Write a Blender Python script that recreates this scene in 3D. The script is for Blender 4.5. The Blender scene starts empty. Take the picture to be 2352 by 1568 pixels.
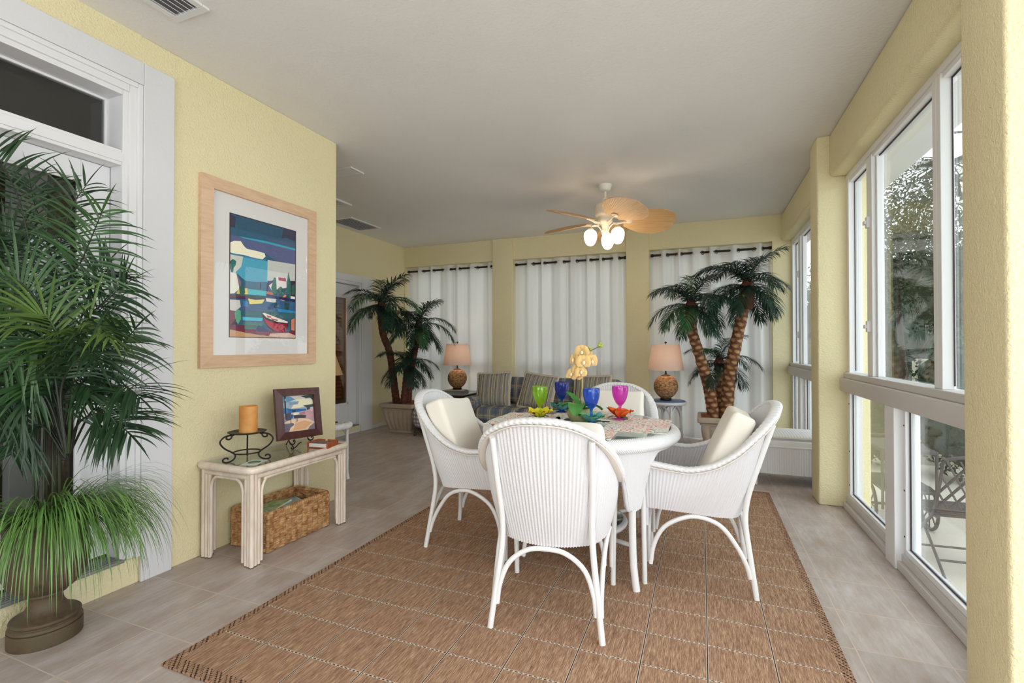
import bpy, bmesh, math, random
import numpy as np
from mathutils import Vector, Matrix, Euler
PI = math.pi
S = bpy.context.scene
COL = S.collection
rad = math.radians
random.seed(7); RNG = np.random.default_rng(7)

# ------------------------------------------------------------ camera
CAM_H = 1.175; YAW = rad(21.6); PITCH = math.atan(11/1100.0)
cd = bpy.data.cameras.new('camera'); cam = bpy.data.objects.new('camera', cd); COL.objects.link(cam)
cam.location = (0, 0, CAM_H); cam.rotation_euler = (PI/2+PITCH, 0, YAW)
cd.sensor_width = 36.0; cd.lens = 36.0*1100.0/2352.0; cd.clip_start = 0.02; cd.clip_end = 200
S.camera = cam
# ------------------------------------------------------------ view, world, daylight
S.view_settings.view_transform = 'Standard'; S.view_settings.look = 'None'
S.view_settings.gamma = 1.0; S.view_settings.use_curve_mapping = False
S.view_settings.exposure = 0.15
S.cycles.use_denoising = True
S.cycles.use_adaptive_sampling = True; S.cycles.adaptive_threshold = 0.08
S.cycles.max_bounces = 8; S.cycles.transparent_max_bounces = 16; S.cycles.diffuse_bounces = 5
S.cycles.glossy_bounces = 3; S.cycles.transmission_bounces = 4
S.cycles.sample_clamp_indirect = 6.0; S.cycles.caustics_reflective = False; S.cycles.caustics_refractive = False
W = bpy.data.worlds.new('world'); S.world = W; W.use_nodes = True
bgn = W.node_tree.nodes['Background']; bgn.inputs['Color'].default_value = (0.90, 0.955, 1.0, 1); bgn.inputs['Strength'].default_value = 3.35

def area(name, loc, rot, sx, sy, power, color=(1, 1, 1), portal=False):
    l = bpy.data.lights.new(name, 'AREA'); l.shape = 'RECTANGLE'; l.size = sx; l.size_y = sy
    l.energy = power; l.color = color
    if portal: l.cycles.is_portal = True
    o = bpy.data.objects.new(name, l); COL.objects.link(o); o.location = loc; o.rotation_euler = rot
    return o
# daylight coming in through the openings beside and behind the photographer
area('daylight_side_opening', (1.30, 0.35, 1.45), (0, PI/2, 0), 2.1, 2.4, 5, (0.93, 0.97, 1.0))
area('daylight_rear_opening', (-0.7, -2.55, 1.45), (PI/2, 0, 0), 3.2, 2.0, 13, (0.93, 0.97, 1.0))
# portals in the glazed openings guide the sky light
area('portal_right_window', (1.12, 3.1, 1.25), (0, PI/2, 0), 2.4, 2.1, 1, portal=True)
area('portal_right_far_window', (1.12, 5.5, 1.25), (0, PI/2, 0), 2.4, 2.2, 1, portal=True)
area('portal_back_window', (-1.75, 6.75, 1.25), (-PI/2, 0, 0), 5.4, 2.4, 1, portal=True)

# ------------------------------------------------------------ geometry helpers
def nrm(v):
    v = np.asarray(v, float); n = np.linalg.norm(v); return v/n if n > 1e-12 else v
def catmull(P, n):
    """n samples of a smooth curve through the points P"""
    P = np.asarray(P, float); m = len(P)
    Q = np.vstack([2*P[0]-P[1], P, 2*P[-1]-P[-2]])
    t = np.linspace(0, m-1-1e-9, n); i = t.astype(int); f = (t-i)[:, None]
    a, b, c, d = Q[i], Q[i+1], Q[i+2], Q[i+3]
    return 0.5*((2*b)+(-a+c)*f+(2*a-5*b+4*c-d)*f**2+(-a+3*b-3*c+d)*f**3)

class MB:
    def __init__(s):
        s.v = []; s.f = []; s.uv = []; s.sm = []; s.mi = []; s.n = 0
    def add(s, V, F, uv=None, smooth=True, mi=0):
        V = np.asarray(V, float).reshape(-1, 3); o = s.n
        s.v.append(V); s.n += len(V)
        for k, f in enumerate(F):
            s.f.append([o+i for i in f]); s.sm.append(smooth); s.mi.append(mi)
            if uv is not None:
                s.uv.extend([uv[i] for i in f])
            else:
                s.uv.extend([(0.0, 0.0)]*len(f))
        return s
    def grid(s, P, cu=False, cv=False, uv=None, smooth=True, mi=0, flip=False):
        """P[nu][nv] points; cu, cv close the grid in that direction"""
        P = np.asarray(P, float); nu, nv = P.shape[:2]
        F = []
        for i in range(nu if cu else nu-1):
            for j in range(nv if cv else nv-1):
                a, b = i*nv+j, ((i+1) % nu)*nv+j
                c, d = ((i+1) % nu)*nv+(j+1) % nv, i*nv+(j+1) % nv
                F.append([a, d, c, b] if flip else [a, b, c, d])
        U = None if uv is None else [tuple(x) for x in np.asarray(uv, float).reshape(-1, 2)]
        return s.add(P.reshape(-1, 3), F, U, smooth, mi)
    def box(s, lo, hi, bev=0.0, mi=0, rot=None, at=None, smooth=False):
        """axis box lo..hi (bevelled edges); rot (Matrix) turns it about at"""
        lo = np.asarray(lo, float); hi = np.asarray(hi, float)
        bm = bmesh.new(); bmesh.ops.create_cube(bm, size=1.0)
        d = hi-lo; c = (lo+hi)/2
        for v in bm.verts: v.co = Vector((v.co.x*d[0]+c[0], v.co.y*d[1]+c[1], v.co.z*d[2]+c[2]))
        b = min(bev, min(d)*0.48)
        if b > 0: bmesh.ops.bevel(bm, geom=bm.edges[:]+bm.verts[:], offset=b, segments=2, affect='EDGES', profile=0.6)
        return s.bm(bm, rot, at, smooth=bev > 0.006 or smooth, mi=mi)
    def bm(s, bm, rot=None, at=None, smooth=False, mi=0):
        bm.verts.ensure_lookup_table()
        V = np.array([v.co[:] for v in bm.verts]); F = [[v.index for v in f.verts] for f in bm.faces]
        bm.free()
        if rot is not None:
            a = np.zeros(3) if at is None else np.asarray(at, float)
            V = (V-a) @ np.array(rot.to_3x3()).T + a
        return s.add(V, F, None, smooth, mi)
    def tube(s, P, r, n=8, closed=False, cap=True, ell=1.0, up=None, mi=0, mod=None):
        """round tube along the points P; r a number or one per point; mod(i, a) scales the radius"""
        P = np.asarray(P, float); m = len(P)
        R = np.full(m, r, float) if np.isscalar(r) else np.asarray(r, float)
        T = np.zeros_like(P)
        if closed: T = np.roll(P, -1, 0)-np.roll(P, 1, 0)
        else: T[1:-1] = P[2:]-P[:-2]; T[0] = P[1]-P[0]; T[-1] = P[-1]-P[-2]
        T /= np.maximum(np.linalg.norm(T, axis=1), 1e-12)[:, None]
        ref = np.array(up if up is not None else ((0, 0, 1) if abs(T[0][2]) < 0.9 else (1, 0, 0)), float)
        G = np.zeros((m, n, 3)); UV = np.zeros((m, n, 2)); L = 0
        a = np.arange(n)*2*PI/n
        x = nrm(ref-T[0]*(ref@T[0]))
        for i in range(m):
            if up is not None: x = nrm(ref-T[i]*(ref@T[i]))
            else: x = nrm(x-T[i]*(x@T[i]))
            y = np.cross(T[i], x)
            rr = R[i]*(np.ones(n) if mod is None else np.array([mod(i, q) for q in a]))
            G[i] = P[i]+(np.cos(a)*rr)[:, None]*x+(np.sin(a)*rr*ell)[:, None]*y
            if i: L += np.linalg.norm(P[i]-P[i-1])
            UV[i, :, 0] = a*R[i]; UV[i, :, 1] = L
        s.grid(G, cu=closed, cv=True, uv=UV, mi=mi)
        if cap and not closed:
            s.add(G[0], [list(range(n))], None, False, mi); s.add(G[-1], [list(range(n))[::-1]], None, False, mi)
        return s
    def lathe(s, prof, n=32, c=(0, 0, 0), cap=True, mi=0, mod=None):
        """profile [(r, z), ...] turned about the z axis through c"""
        prof = np.asarray(prof, float); a = np.arange(n)*2*PI/n
        G = np.zeros((len(prof), n, 3)); UV = np.zeros((len(prof), n, 2)); L = 0
        for i, (r, z) in enumerate(prof):
            rr = r if mod is None else np.array([r*mod(i, q) for q in a])
            G[i, :, 0] = np.cos(a)*rr; G[i, :, 1] = np.sin(a)*rr; G[i, :, 2] = z
            if i: L += math.hypot(prof[i][0]-prof[i-1][0], z-prof[i-1][1])
            UV[i, :, 0] = a*max(prof[:, 0]); UV[i, :, 1] = L
        G += np.asarray(c, float)
        s.grid(G, cv=True, uv=UV, mi=mi, flip=True)
        if cap:
            if prof[0][0] > 1e-5: s.add(G[0], [list(range(n))[::-1]], None, False, mi)
            if prof[-1][0] > 1e-5: s.add(G[-1], [list(range(n))], None, False, mi)
        return s
    def prism(s, poly, z0, z1, mi=0, smooth=False):
        """polygon [(x, y)] between heights z0 and z1"""
        n = len(poly); V = [(x, y, z0) for x, y in poly]+[(x, y, z1) for x, y in poly]
        F = [list(range(n))[::-1], list(range(n, 2*n))]+[[i, (i+1) % n, n+(i+1) % n, n+i] for i in range(n)]
        return s.add(V, F, None, smooth, mi)
    def xf(s, M):
        A = np.array(M)[:3, :3]; t = np.array(M)[:3, 3]
        s.v = [v @ A.T + t for v in s.v]; return s
    def build(s, name, mat, parent=None, loc=None, rotz=0.0, kind=None, label=None):
        me = bpy.data.meshes.new(name)
        V = np.vstack(s.v) if s.v else np.zeros((0, 3))
        me.from_pydata(V.tolist(), [], s.f)
        ul = me.uv_layers.new(name='UVMap'); ul.data.foreach_set('uv', np.asarray(s.uv, np.float32).ravel())
        me.polygons.foreach_set('use_smooth', s.sm)
        mats = mat if isinstance(mat, (list, tuple)) else [mat]
        for m in mats: me.materials.append(m)
        if len(mats) > 1: me.polygons.foreach_set('material_index', s.mi)
        me.update()
        o = bpy.data.objects.new(name, me); COL.objects.link(o)
        if parent is not None: o.parent = parent
        if loc is not None: o.location = loc
        o.rotation_euler = (0, 0, rotz)
        if kind: o['kind'] = kind
        if label: o['label'] = label
        return o

def tag(o, label, cat, group=None):
    o['label'] = label; o['category'] = cat
    if group: o['group'] = group
    return o
def thing(name, label, cat, loc=(0, 0, 0), rotz=0.0, group=None):
    o = bpy.data.objects.new(name, None); COL.objects.link(o); o.empty_display_size = 0.1
    o.location = loc; o.rotation_euler = (0, 0, rotz)
    return tag(o, label, cat, group)
KIDS = {}
def dup(root, loc, rotz, label, group=None):
    """a copy of a thing with copies of its parts and sub-parts"""
    r = root.copy(); COL.objects.link(r); r.location = loc; r.rotation_euler = (0, 0, rotz); r['label'] = label
    if group: r['group'] = group
    for ch in list(root.children):
        c = ch.copy(); COL.objects.link(c); c.parent = r
        for g in list(ch.children):
            d = g.copy(); COL.objects.link(d); d.parent = c
    return r
def struct(mb, name, mat):
    return mb.build(name, mat, kind='structure')
def px(x, y, depth):
    """point on the sight line of photo pixel (x, y) at that distance along the view axis"""
    fw = np.array([-math.sin(YAW)*math.cos(PITCH), math.cos(YAW)*math.cos(PITCH), math.sin(PITCH)])
    rt = np.array([math.cos(YAW), math.sin(YAW), 0]); up = np.cross(rt, fw)
    return np.array([0, 0, CAM_H])+depth*(fw+rt*(x-1176)/1100.0-up*(y-784)/1100.0)
# ------------------------------------------------------------ materials
def srgb(r, g, b):
    f = lambda c: (c/255)/12.92 if c <= 10 else (((c/255)+0.055)/1.055)**2.4
    return (f(r), f(g), f(b), 1.0)
class NT:
    """small helper around one material's node tree"""
    def __init__(s, name):
        s.m = bpy.data.materials.new(name); s.m.use_nodes = True; s.t = s.m.node_tree
        s.b = s.t.nodes['Principled BSDF']; s.out = s.t.nodes['Material Output']
    def n(s, kind, **kw):
        nd = s.t.nodes.new('ShaderNode'+kind)
        for k, v in kw.items():
            if k.startswith('_'): setattr(nd, k[1:], v)
            else:
                key = int(k[1:]) if k[0] == 'i' and k[1:].isdigit() else k.replace('__', ' ')
                s.put(nd.inputs[key], v)
        return nd
    def put(s, sock, v):
        if isinstance(v, bpy.types.NodeSocket): s.t.links.new(v, sock)
        elif isinstance(v, bpy.types.Node): s.t.links.new(v.outputs[0], sock)
        else: sock.default_value = v
    def set(s, **kw):
        for k, v in kw.items(): s.put(s.b.inputs[k.replace('__', ' ')], v)
        return s
    def math(s, op, a, b=0.0, c=None, clamp=False):
        nd = s.n('Math', _operation=op, _use_clamp=clamp); s.put(nd.inputs[0], a); s.put(nd.inputs[1], b)
        if c is not None: s.put(nd.inputs[2], c)
        return nd.outputs[0]
    def mix(s, f, a, b, mode='MIX'):
        nd = s.n('Mix', _data_type='RGBA', _blend_type=mode); s.put(nd.inputs[0], f); s.put(nd.inputs[6], a); s.put(nd.inputs[7], b)
        return nd.outputs[2]
    def ramp(s, f, stops, interp='LINEAR'):
        nd = s.n('ValToRGB'); s.put(nd.inputs[0], f); r = nd.color_ramp; r.interpolation = interp
        while len(r.elements) < len(stops): r.elements.new(0.5)
        for e, (p, c) in zip(r.elements, stops): e.position = p; e.color = c
        return nd.outputs[0]
    def coord(s, which='Object', scale=None, off=None):
        o = s.n('TexCoord').outputs[which]
        if scale is None and off is None: return o
        mp = s.n('Mapping'); s.put(mp.inputs['Vector'], o)
        if scale is not None: mp.inputs['Scale'].default_value = scale
        if off is not None: mp.inputs['Location'].default_value = off
        return mp.outputs[0]
    def noise(s, vec, scale, detail=3.0, rough=0.55):
        nd = s.n('TexNoise'); s.put(nd.inputs['Vector'], vec); nd.inputs['Scale'].default_value = scale
        nd.inputs['Detail'].default_value = detail; nd.inputs['Roughness'].default_value = rough
        return nd.outputs['Fac']
    def bump(s, h, strength=0.5, dist=0.002, prev=None):
        nd = s.n('Bump'); s.put(nd.inputs['Height'], h); nd.inputs['Strength'].default_value = strength
        nd.inputs['Distance'].default_value = dist
        if prev is not None: s.put(nd.inputs['Normal'], prev)
        s.put(s.b.inputs['Normal'], nd.outputs[0]); return nd.outputs[0]
    def sep(s, v):
        nd = s.n('SeparateXYZ'); s.put(nd.inputs[0], v); return nd.outputs
def plain(name, col, rough=0.5, metal=0.0, spec=0.5, var=0.0, vscale=8.0, **kw):
    t = NT(name)
    if var > 0:
        f = t.noise(t.coord('Object'), vscale, 4)
        d = tuple(c*(1-var) for c in col[:3])+(1,); l = tuple(min(1, c*(1+var)) for c in col[:3])+(1,)
        t.set(Base__Color=t.ramp(f, [(0.3, d), (0.7, l)]))
    else: t.set(Base__Color=col)
    t.set(Roughness=rough, Metallic=metal); t.b.inputs['Specular IOR Level'].default_value = spec
    for k, v in kw.items(): t.put(t.b.inputs[k.replace('__', ' ')], v)
    return t.m
MT = {}
def stucco(name, col, fine=95.0, strength=0.9, dist=0.006):
    t = NT(name); co = t.coord('Object')
    t.set(Base__Color=t.ramp(t.noise(co, 1.5, 2), [(0.3, tuple(c*0.97 for c in col[:3])+(1,)), (0.7, col)]), Roughness=0.75)
    t.b.inputs['Specular IOR Level'].default_value = 0.3
    h = t.math('ADD', t.noise(co, fine, 3, 0.6), t.math('MULTIPLY', t.noise(co, fine*0.35, 2), 0.7))
    t.bump(h, strength, dist); return t.m
MT['yellow'] = stucco('yellow_stucco', srgb(234, 223, 182))
MT['ceiling'] = stucco('ceiling_texture', srgb(234, 233, 233), 60.0, 0.5, 0.004)
MT['casing'] = stucco('white_stucco_casing', srgb(220, 220, 223), 160.0, 0.35, 0.002)
MT['trim'] = plain('white_trim_paint', srgb(226, 226, 228), 0.4)
MT['alu'] = plain('white_aluminium', srgb(232, 232, 234), 0.35)
MT['sillalu'] = plain('grey_aluminium', srgb(206, 202, 200), 0.4)
MT['gasket'] = plain('dark_gasket', srgb(60, 45, 55), 0.6)
MT['threshold'] = plain('grey_metal_threshold', srgb(150, 150, 150), 0.45, 0.6)
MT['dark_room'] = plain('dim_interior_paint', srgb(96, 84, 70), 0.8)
# floor tiles
t = NT('ceramic_tile'); co = t.coord('Object', off=(-0.552+0.299*40, -1.305+0.3085*40, 0))
br = t.n('TexBrick', _offset=0.0, _squash=1.0); t.put(br.inputs['Vector'], co)
for k, v in {'Scale': 1.0, 'Brick Width': 0.299, 'Row Height': 0.3085, 'Mortar Size': 0.0032, 'Mortar Smooth': 0.2, 'Bias': 0.0}.items(): br.inputs[k].default_value = v
br.inputs['Color1'].default_value = srgb(168, 154, 146); br.inputs['Color2'].default_value = srgb(200, 186, 178); br.inputs['Mortar'].default_value = srgb(206, 188, 175)
st = t.noise(t.coord('Object', (7, 2.2, 1)), 1.6, 6, 0.65)
st2 = t.noise(t.coord('Object', (30, 5, 1)), 2.0, 4, 0.6)
c1 = t.mix(t.ramp(st, [(0.35, (0, 0, 0, 1)), (0.68, (1, 1, 1, 1))]), srgb(166, 149, 138), srgb(210, 205, 206))
c2 = t.mix(0.62, br.outputs['Color'], c1)
c2 = t.mix(t.math('MULTIPLY', t.ramp(st2, [(0.42, (0, 0, 0, 1)), (0.72, (1, 1, 1, 1))]), 0.42), c2, srgb(160, 138, 120))
c3 = t.mix(br.outputs['Fac'], c2, srgb(205, 186, 172))
t.set(Base__Color=c3, Roughness=t.ramp(st, [(0.2, (0.34,)*3+(1,)), (0.8, (0.5,)*3+(1,))]))
t.bump(t.math('SUBTRACT', t.math('MULTIPLY', st2, 0.25), br.outputs['Fac']), 0.5, 0.0025)
MT['tile'] = t.m
# rug (object origin at its near left corner)
t = NT('woven_rug'); co = t.coord('Object'); X, Y, Z = t.sep(co)
s1 = t.noise(t.coord('Object', (330, 22, 1)), 1.0, 3, 0.7); s2 = t.noise(t.coord('Object', (90, 7, 1)), 1.0, 2)
f = t.math('ADD', t.math('MULTIPLY', s1, 0.75), t.math('MULTIPLY', s2, 0.3))
base = t.ramp(f, [(0.36, srgb(112, 82, 65)), (0.52, srgb(162, 127, 102)), (0.68, srgb(204, 172, 142))])
def lines(C, first, pitch, wid):
    d = t.math('PINGPONG', t.math('SUBTRACT', C, first), pitch/2)   # distance from the nearest line
    return t.math('LESS_THAN', d, wid), d
lx, dx = lines(X, 0.257, 0.2303, 0.0038); ly, dy = lines(Y, 0.232, 0.2085, 0.0042)
cx = t.math('LESS_THAN', dx, 0.0018); cy = t.math('LESS_THAN', dy, 0.0020)
dash = t.math('GREATER_THAN', t.math('FRACT', t.math('MULTIPLY', X, 55.0)), 0.38)
inn = t.math('MULTIPLY', t.math('MULTIPLY', t.math('GREATER_THAN', X, 0.035), t.math('LESS_THAN', X, 2.315)),
             t.math('MULTIPLY', t.math('GREATER_THAN', Y, 0.05), t.math('LESS_THAN', Y, 3.10)))
cream = srgb(206, 192, 176); dark = srgb(52, 38, 32)
c = t.mix(t.math('MULTIPLY', ly, inn), base, t.mix(t.math('MULTIPLY', cy, dash), cream, dark))
c = t.mix(t.math('MULTIPLY', lx, inn), c, t.mix(cx, cream, dark))
ck = t.n('TexChecker'); t.put(ck.inputs['Vector'], t.coord('Object', (1, 1, 0.001))); ck.inputs['Scale'].default_value = 120
kn = t.math('MULTIPLY', ck.outputs['Fac'], t.math('GREATER_THAN', t.math('FRACT', t.math('MULTIPLY', t.math('ADD', X, Y), 42.0)), .5))
edge = t.mix(kn, base, srgb(66, 46, 38))
c = t.mix(inn, edge, c)
t.set(Base__Color=c, Roughness=0.9); t.b.inputs['Specular IOR Level'].default_value = 0.15
t.bump(t.math('ADD', s1, t.math('MULTIPLY', ck.outputs['Fac'], 0.3)), 0.6, 0.003); MT['rug'] = t.m
# white woven paper-cane (ridges are in the mesh, the cross weave is a bump)
def wicker(name, col, period=0.0046, strength=0.22):
    t = NT(name); u, v, _ = t.sep(t.coord('UV'))
    w = t.math('SINE', t.math('MULTIPLY', v, 2*PI/period))
    t.set(Base__Color=col, Roughness=0.5); t.b.inputs['Specular IOR Level'].default_value = 0.35
    t.bump(w, strength, 0.0016); return t.m
MT['wicker'] = wicker('white_woven_cane', srgb(222, 221, 224))
MT['braid'] = plain('white_braided_cane', srgb(228, 227, 229), 0.5)
t = NT('white_woven_rim'); u, v, _ = t.sep(t.coord('UV'))
hb = t.math('ABSOLUTE', t.math('SINE', t.math('MULTIPLY', t.math('ADD', u, t.math('PINGPONG', v, 0.022)), PI/0.011)))
t.set(Base__Color=srgb(234, 233, 235), Roughness=0.5); t.bump(hb, 0.55, 0.003); MT['rim_weave'] = t.m
MT['cream_band'] = plain('cream_binding', srgb(224, 218, 210), 0.55)
MT['white_pole'] = plain('white_painted_cane_pole', srgb(230, 229, 229), 0.35)
def cloth(name, col, scale=700.0, strength=0.25, big=0.0):
    t = NT(name); co = t.coord('Object')
    t.set(Base__Color=col, Roughness=0.9); t.b.inputs['Specular IOR Level'].default_value = 0.15
    h = t.noise(co, scale, 1)
    if big: h = t.math('ADD', h, t.math('MULTIPLY', t.noise(co, 9.0, 3), big))
    t.bump(h, strength, 0.002); return t.m
MT['cushion'] = cloth('cream_cotton', srgb(243, 237, 226), 600, 0.3, 4.0)
def fres(t, ior):
    """the same fresnel reflection from both faces of a thin sheet"""
    bf = t.n('NewGeometry').outputs['Backfacing']; fr = t.n('Fresnel')
    t.put(fr.inputs['IOR'], t.math('ADD', ior, t.math('MULTIPLY', bf, 1/ior-ior))); return fr
def clear(name, tint=(1, 1, 1, 1), refl=0.08, rough=0.0, ior=1.45, glossc=(1, 1, 1, 1)):
    """thin clear or tinted pane: what is behind it shows through, with a fresnel reflection"""
    t = NT(name); t.t.nodes.remove(t.b)
    fr = fres(t, ior)
    a = t.n('BsdfTransparent', Color=tint); g = t.n('BsdfGlossy', Color=glossc, Roughness=rough)
    fac = t.math('ADD', t.math('MULTIPLY', fr.outputs[0], 1.0), refl, clamp=True)
    mx = t.n('MixShader'); t.put(mx.inputs[0], fac); t.put(mx.inputs[1], a.outputs[0]); t.put(mx.inputs[2], g.outputs[0])
    t.put(t.out.inputs[0], mx.outputs[0]); return t.m
MT['pane'] = clear('window_glass', (0.93, 0.96, 0.95, 1), 0.03)
MT['doorglass'] = clear('door_glass', (0.75, 0.76, 0.75, 1), 0.02)
MT['tableglass'] = clear('table_glass', (0.86, 0.92, 0.90, 1), 0.06)
MT['shelfglass'] = clear('grey_glass', (0.6, 0.64, 0.62, 1), 0.08)
MT['picglass'] = clear('picture_glass', (1, 1, 1, 1), 0.0, ior=1.25)
for nm, tc, gc in (('green_goblet', srgb(208, 242, 92), 0), ('blue_goblet', srgb(84, 156, 245), 0), ('darkblue_goblet', srgb(66, 112, 215), 0), ('pink_goblet', srgb(246, 130, 232), 0)):
    t = NT(nm); t.t.nodes.remove(t.b)
    fr = fres(t, 1.49)
    a = t.n('BsdfTransparent', Color=tuple(c**.6 for c in tc[:3])+(1,)); d = t.n('BsdfTranslucent', Color=tc); d2 = t.n('BsdfDiffuse', Color=tc); g = t.n('BsdfGlossy', Roughness=0.06)
    m1 = t.n('MixShader'); m1.inputs[0].default_value = 0.5; t.put(m1.inputs[1], d.outputs[0]); t.put(m1.inputs[2], d2.outputs[0])
    m2 = t.n('MixShader'); m2.inputs[0].default_value = 0.18; t.put(m2.inputs[1], a.outputs[0]); t.put(m2.inputs[2], m1.outputs[0])
    m3 = t.n('MixShader'); t.put(m3.inputs[0], t.math('ADD', fr.outputs[0], 0.02, clamp=True)); t.put(m3.inputs[1], m2.outputs[0]); t.put(m3.inputs[2], g.outputs[0])
    t.put(t.out.inputs[0], m3.outputs[0]); MT[nm] = t.m
# translucent cloths (curtain, lamp shade)
def sheer(name, col, tr, stripes=0.0):
    t = NT(name); t.t.nodes.remove(t.b)
    d = t.n('BsdfDiffuse', Color=col); l = t.n('BsdfTranslucent', Color=col)
    n1 = t.noise(t.coord('Object', (1, 1, 1)), 420, 1); bp = t.n('Bump'); t.put(bp.inputs['Height'], n1); bp.inputs['Strength'].default_value = 0.2; bp.inputs['Distance'].default_value = 0.001
    t.put(d.inputs['Normal'], bp.outputs[0])
    mx = t.n('MixShader'); mx.inputs[0].default_value = tr; t.put(mx.inputs[1], d.outputs[0]); t.put(mx.inputs[2], l.outputs[0])
    t.put(t.out.inputs[0], mx.outputs[0]); return t.m
MT['curtain'] = sheer('white_linen_curtain', srgb(228, 225, 224), 0.18)
MT['shade'] = sheer('linen_lamp_shade', srgb(228, 212, 202), 0.4)
MT['black_iron'] = plain('black_wrought_iron', srgb(40, 34, 32), 0.45, 0.4)
MT['bronze'] = plain('dark_bronze', srgb(48, 34, 28), 0.4, 0.5)
MT['dark_wood'] = plain('dark_stained_wood', srgb(44, 30, 26), 0.35)
def wood(name, a, b, sc=(3, 40, 3), rough=0.45):
    t = NT(name); f = t.noise(t.coord('Object', sc), 2.0, 4)
    t.set(Base__Color=t.ramp(f, [(0.3, a), (0.7, b)]), Roughness=rough); return t.m
MT['maple'] = wood('pale_maple', srgb(206, 170, 136), srgb(224, 192, 160), (30, 4, 30))
MT['rattan'] = wood('whitewashed_rattan', srgb(218, 200, 182), srgb(238, 226, 212), (14, 14, 4), 0.4)
MT['rattan_gap'] = plain('dark_rattan_tip', srgb(110, 84, 68), 0.6)
MT['mahogany'] = wood('dark_red_wood', srgb(66, 34, 32), srgb(92, 52, 48), (20, 20, 4), 0.35)
MT['cherry'] = wood('cherry_wood', srgb(150, 72, 40), srgb(178, 92, 52), (20, 20, 4), 0.4)
# ------------------------------------------------------------ the room shell
CH = 2.74
m = MB(); m.box((-4.6, -2.8, -0.12), (1.06, 6.75, 0.0)); struct(m, 'floor', MT['tile'])
m = MB(); m.box((-4.75, -2.8, CH), (1.13, 6.8, CH+0.15)); struct(m, 'ceiling', MT['ceiling'])
XL = -2.62
# near left wall with the door opening (y up to 1.547, z 0.13 .. 2.486)
m = MB(); m.box((XL-0.2, 1.547, 0), (XL, 2.93, CH), 0.006); m.box((XL-0.2, -0.5, 2.486), (XL, 1.547, CH)); m.box((XL-0.2, -0.5, 0), (XL, 1.547, 0.128), 0.004)
m.box((XL-0.2, -2.8, 0), (XL, -0.5, CH)); struct(m, 'wall_left', MT['yellow'])
m = MB(); m.box((-4.6, 2.73, 0), (XL-0.2, 2.93, CH)); struct(m, 'wall_left_return', MT['yellow'])
# far left wall with its raised doorway
m = MB(); m.box((-4.6, 5.42, 0), (-4.4, 6.75, CH)); m.box((-4.6, 4.2, 2.05), (-4.4, 5.42, CH)); m.box((-4.6, 4.2, 0), (-4.4, 5.42, 0.09)); m.box((-4.6, 2.93, 0), (-4.4, 4.2, CH))
struct(m, 'wall_left_far', MT['yellow'])
m = MB(); m.box((-4.4, 5.63, 0), (-4.386, 6.45, 0.05), 0.003); m.box((-4.4, 2.93, 0), (-4.386, 5.38, 0.03), 0.003); struct(m, 'baseboard_left', MT['trim'])
# back wall: three tall openings between pilasters
YB = 6.45
m = MB()
for a, b in ((-4.4, -4.385), (-2.85, -2.535), (-0.925, -0.632), (0.79, 1.13)):
    m.box((a, YB, 0), (b, 6.75, CH))
for a, b in ((-2.85, -2.535), (-0.925, -0.632)): m.box((a, YB-0.04, 0), (b, YB, CH), 0.008)
for a, b in ((-4.385, -2.85), (-2.535, -0.925), (-0.632, 0.79)): m.box((a, YB, 2.43), (b, 6.75, CH))
struct(m, 'wall_back', MT['yellow'])
# right side: header beams and the two square columns
m = MB(); m.box((0.88, 4.40, 2.42), (1.13, 6.45, CH), 0.035); m.box((0.88, 2.04, 2.42), (1.13, 4.155, CH), 0.035); m.box((0.88, -1.0, 2.5), (1.13, 1.79, CH), 0.03)
m.box((0.88, -2.8, 0), (1.13, -1.0, CH))
struct(m, 'wall_right', MT['yellow'])
m = MB(); m.box((0.81, 1.79, 0), (1.13, 2.04, CH), 0.012); struct(m, 'wall_right_near_column', MT['yellow'])
m = MB(); m.box((0.805, 4.155, 0), (1.13, 4.40, CH), 0.012); struct(m, 'wall_right_far_column', MT['yellow'])
# wall behind the photographer, with a wide opening
m = MB(); m.box((-2.62, -2.8, 0), (0.88, -2.65, 0.35)); m.box((-2.62, -2.8, 2.5), (0.88, -2.65, CH)); m.box((-2.62, -2.8, 0.35), (-2.4, -2.65, 2.5)); struct(m, 'wall_front', MT['yellow'])
# dim rooms behind the two doors
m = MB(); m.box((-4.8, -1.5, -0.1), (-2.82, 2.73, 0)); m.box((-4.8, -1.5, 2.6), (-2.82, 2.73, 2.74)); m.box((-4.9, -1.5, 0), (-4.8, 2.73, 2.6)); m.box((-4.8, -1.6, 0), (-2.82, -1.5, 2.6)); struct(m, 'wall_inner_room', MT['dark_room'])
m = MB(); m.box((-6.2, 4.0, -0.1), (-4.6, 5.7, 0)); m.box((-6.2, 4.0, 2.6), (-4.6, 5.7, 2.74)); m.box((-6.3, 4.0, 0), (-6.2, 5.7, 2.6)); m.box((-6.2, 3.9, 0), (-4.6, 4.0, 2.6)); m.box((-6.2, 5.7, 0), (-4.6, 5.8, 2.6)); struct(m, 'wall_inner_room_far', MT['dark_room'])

# ---- door_1: white casing, frame, transom and glazed door leaf at the near left
m = MB(); m.box((XL, 1.548, 0), (XL+0.018, 1.698, 2.60), 0.004); m.box((XL, -0.62, 2.487), (XL+0.018, 1.5475, 2.60), 0.004); m.box((XL, -0.62, 0), (XL+0.018, -0.47, 2.486), 0.004)
struct(m, 'trim_1', MT['casing'])
m = MB()
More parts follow.
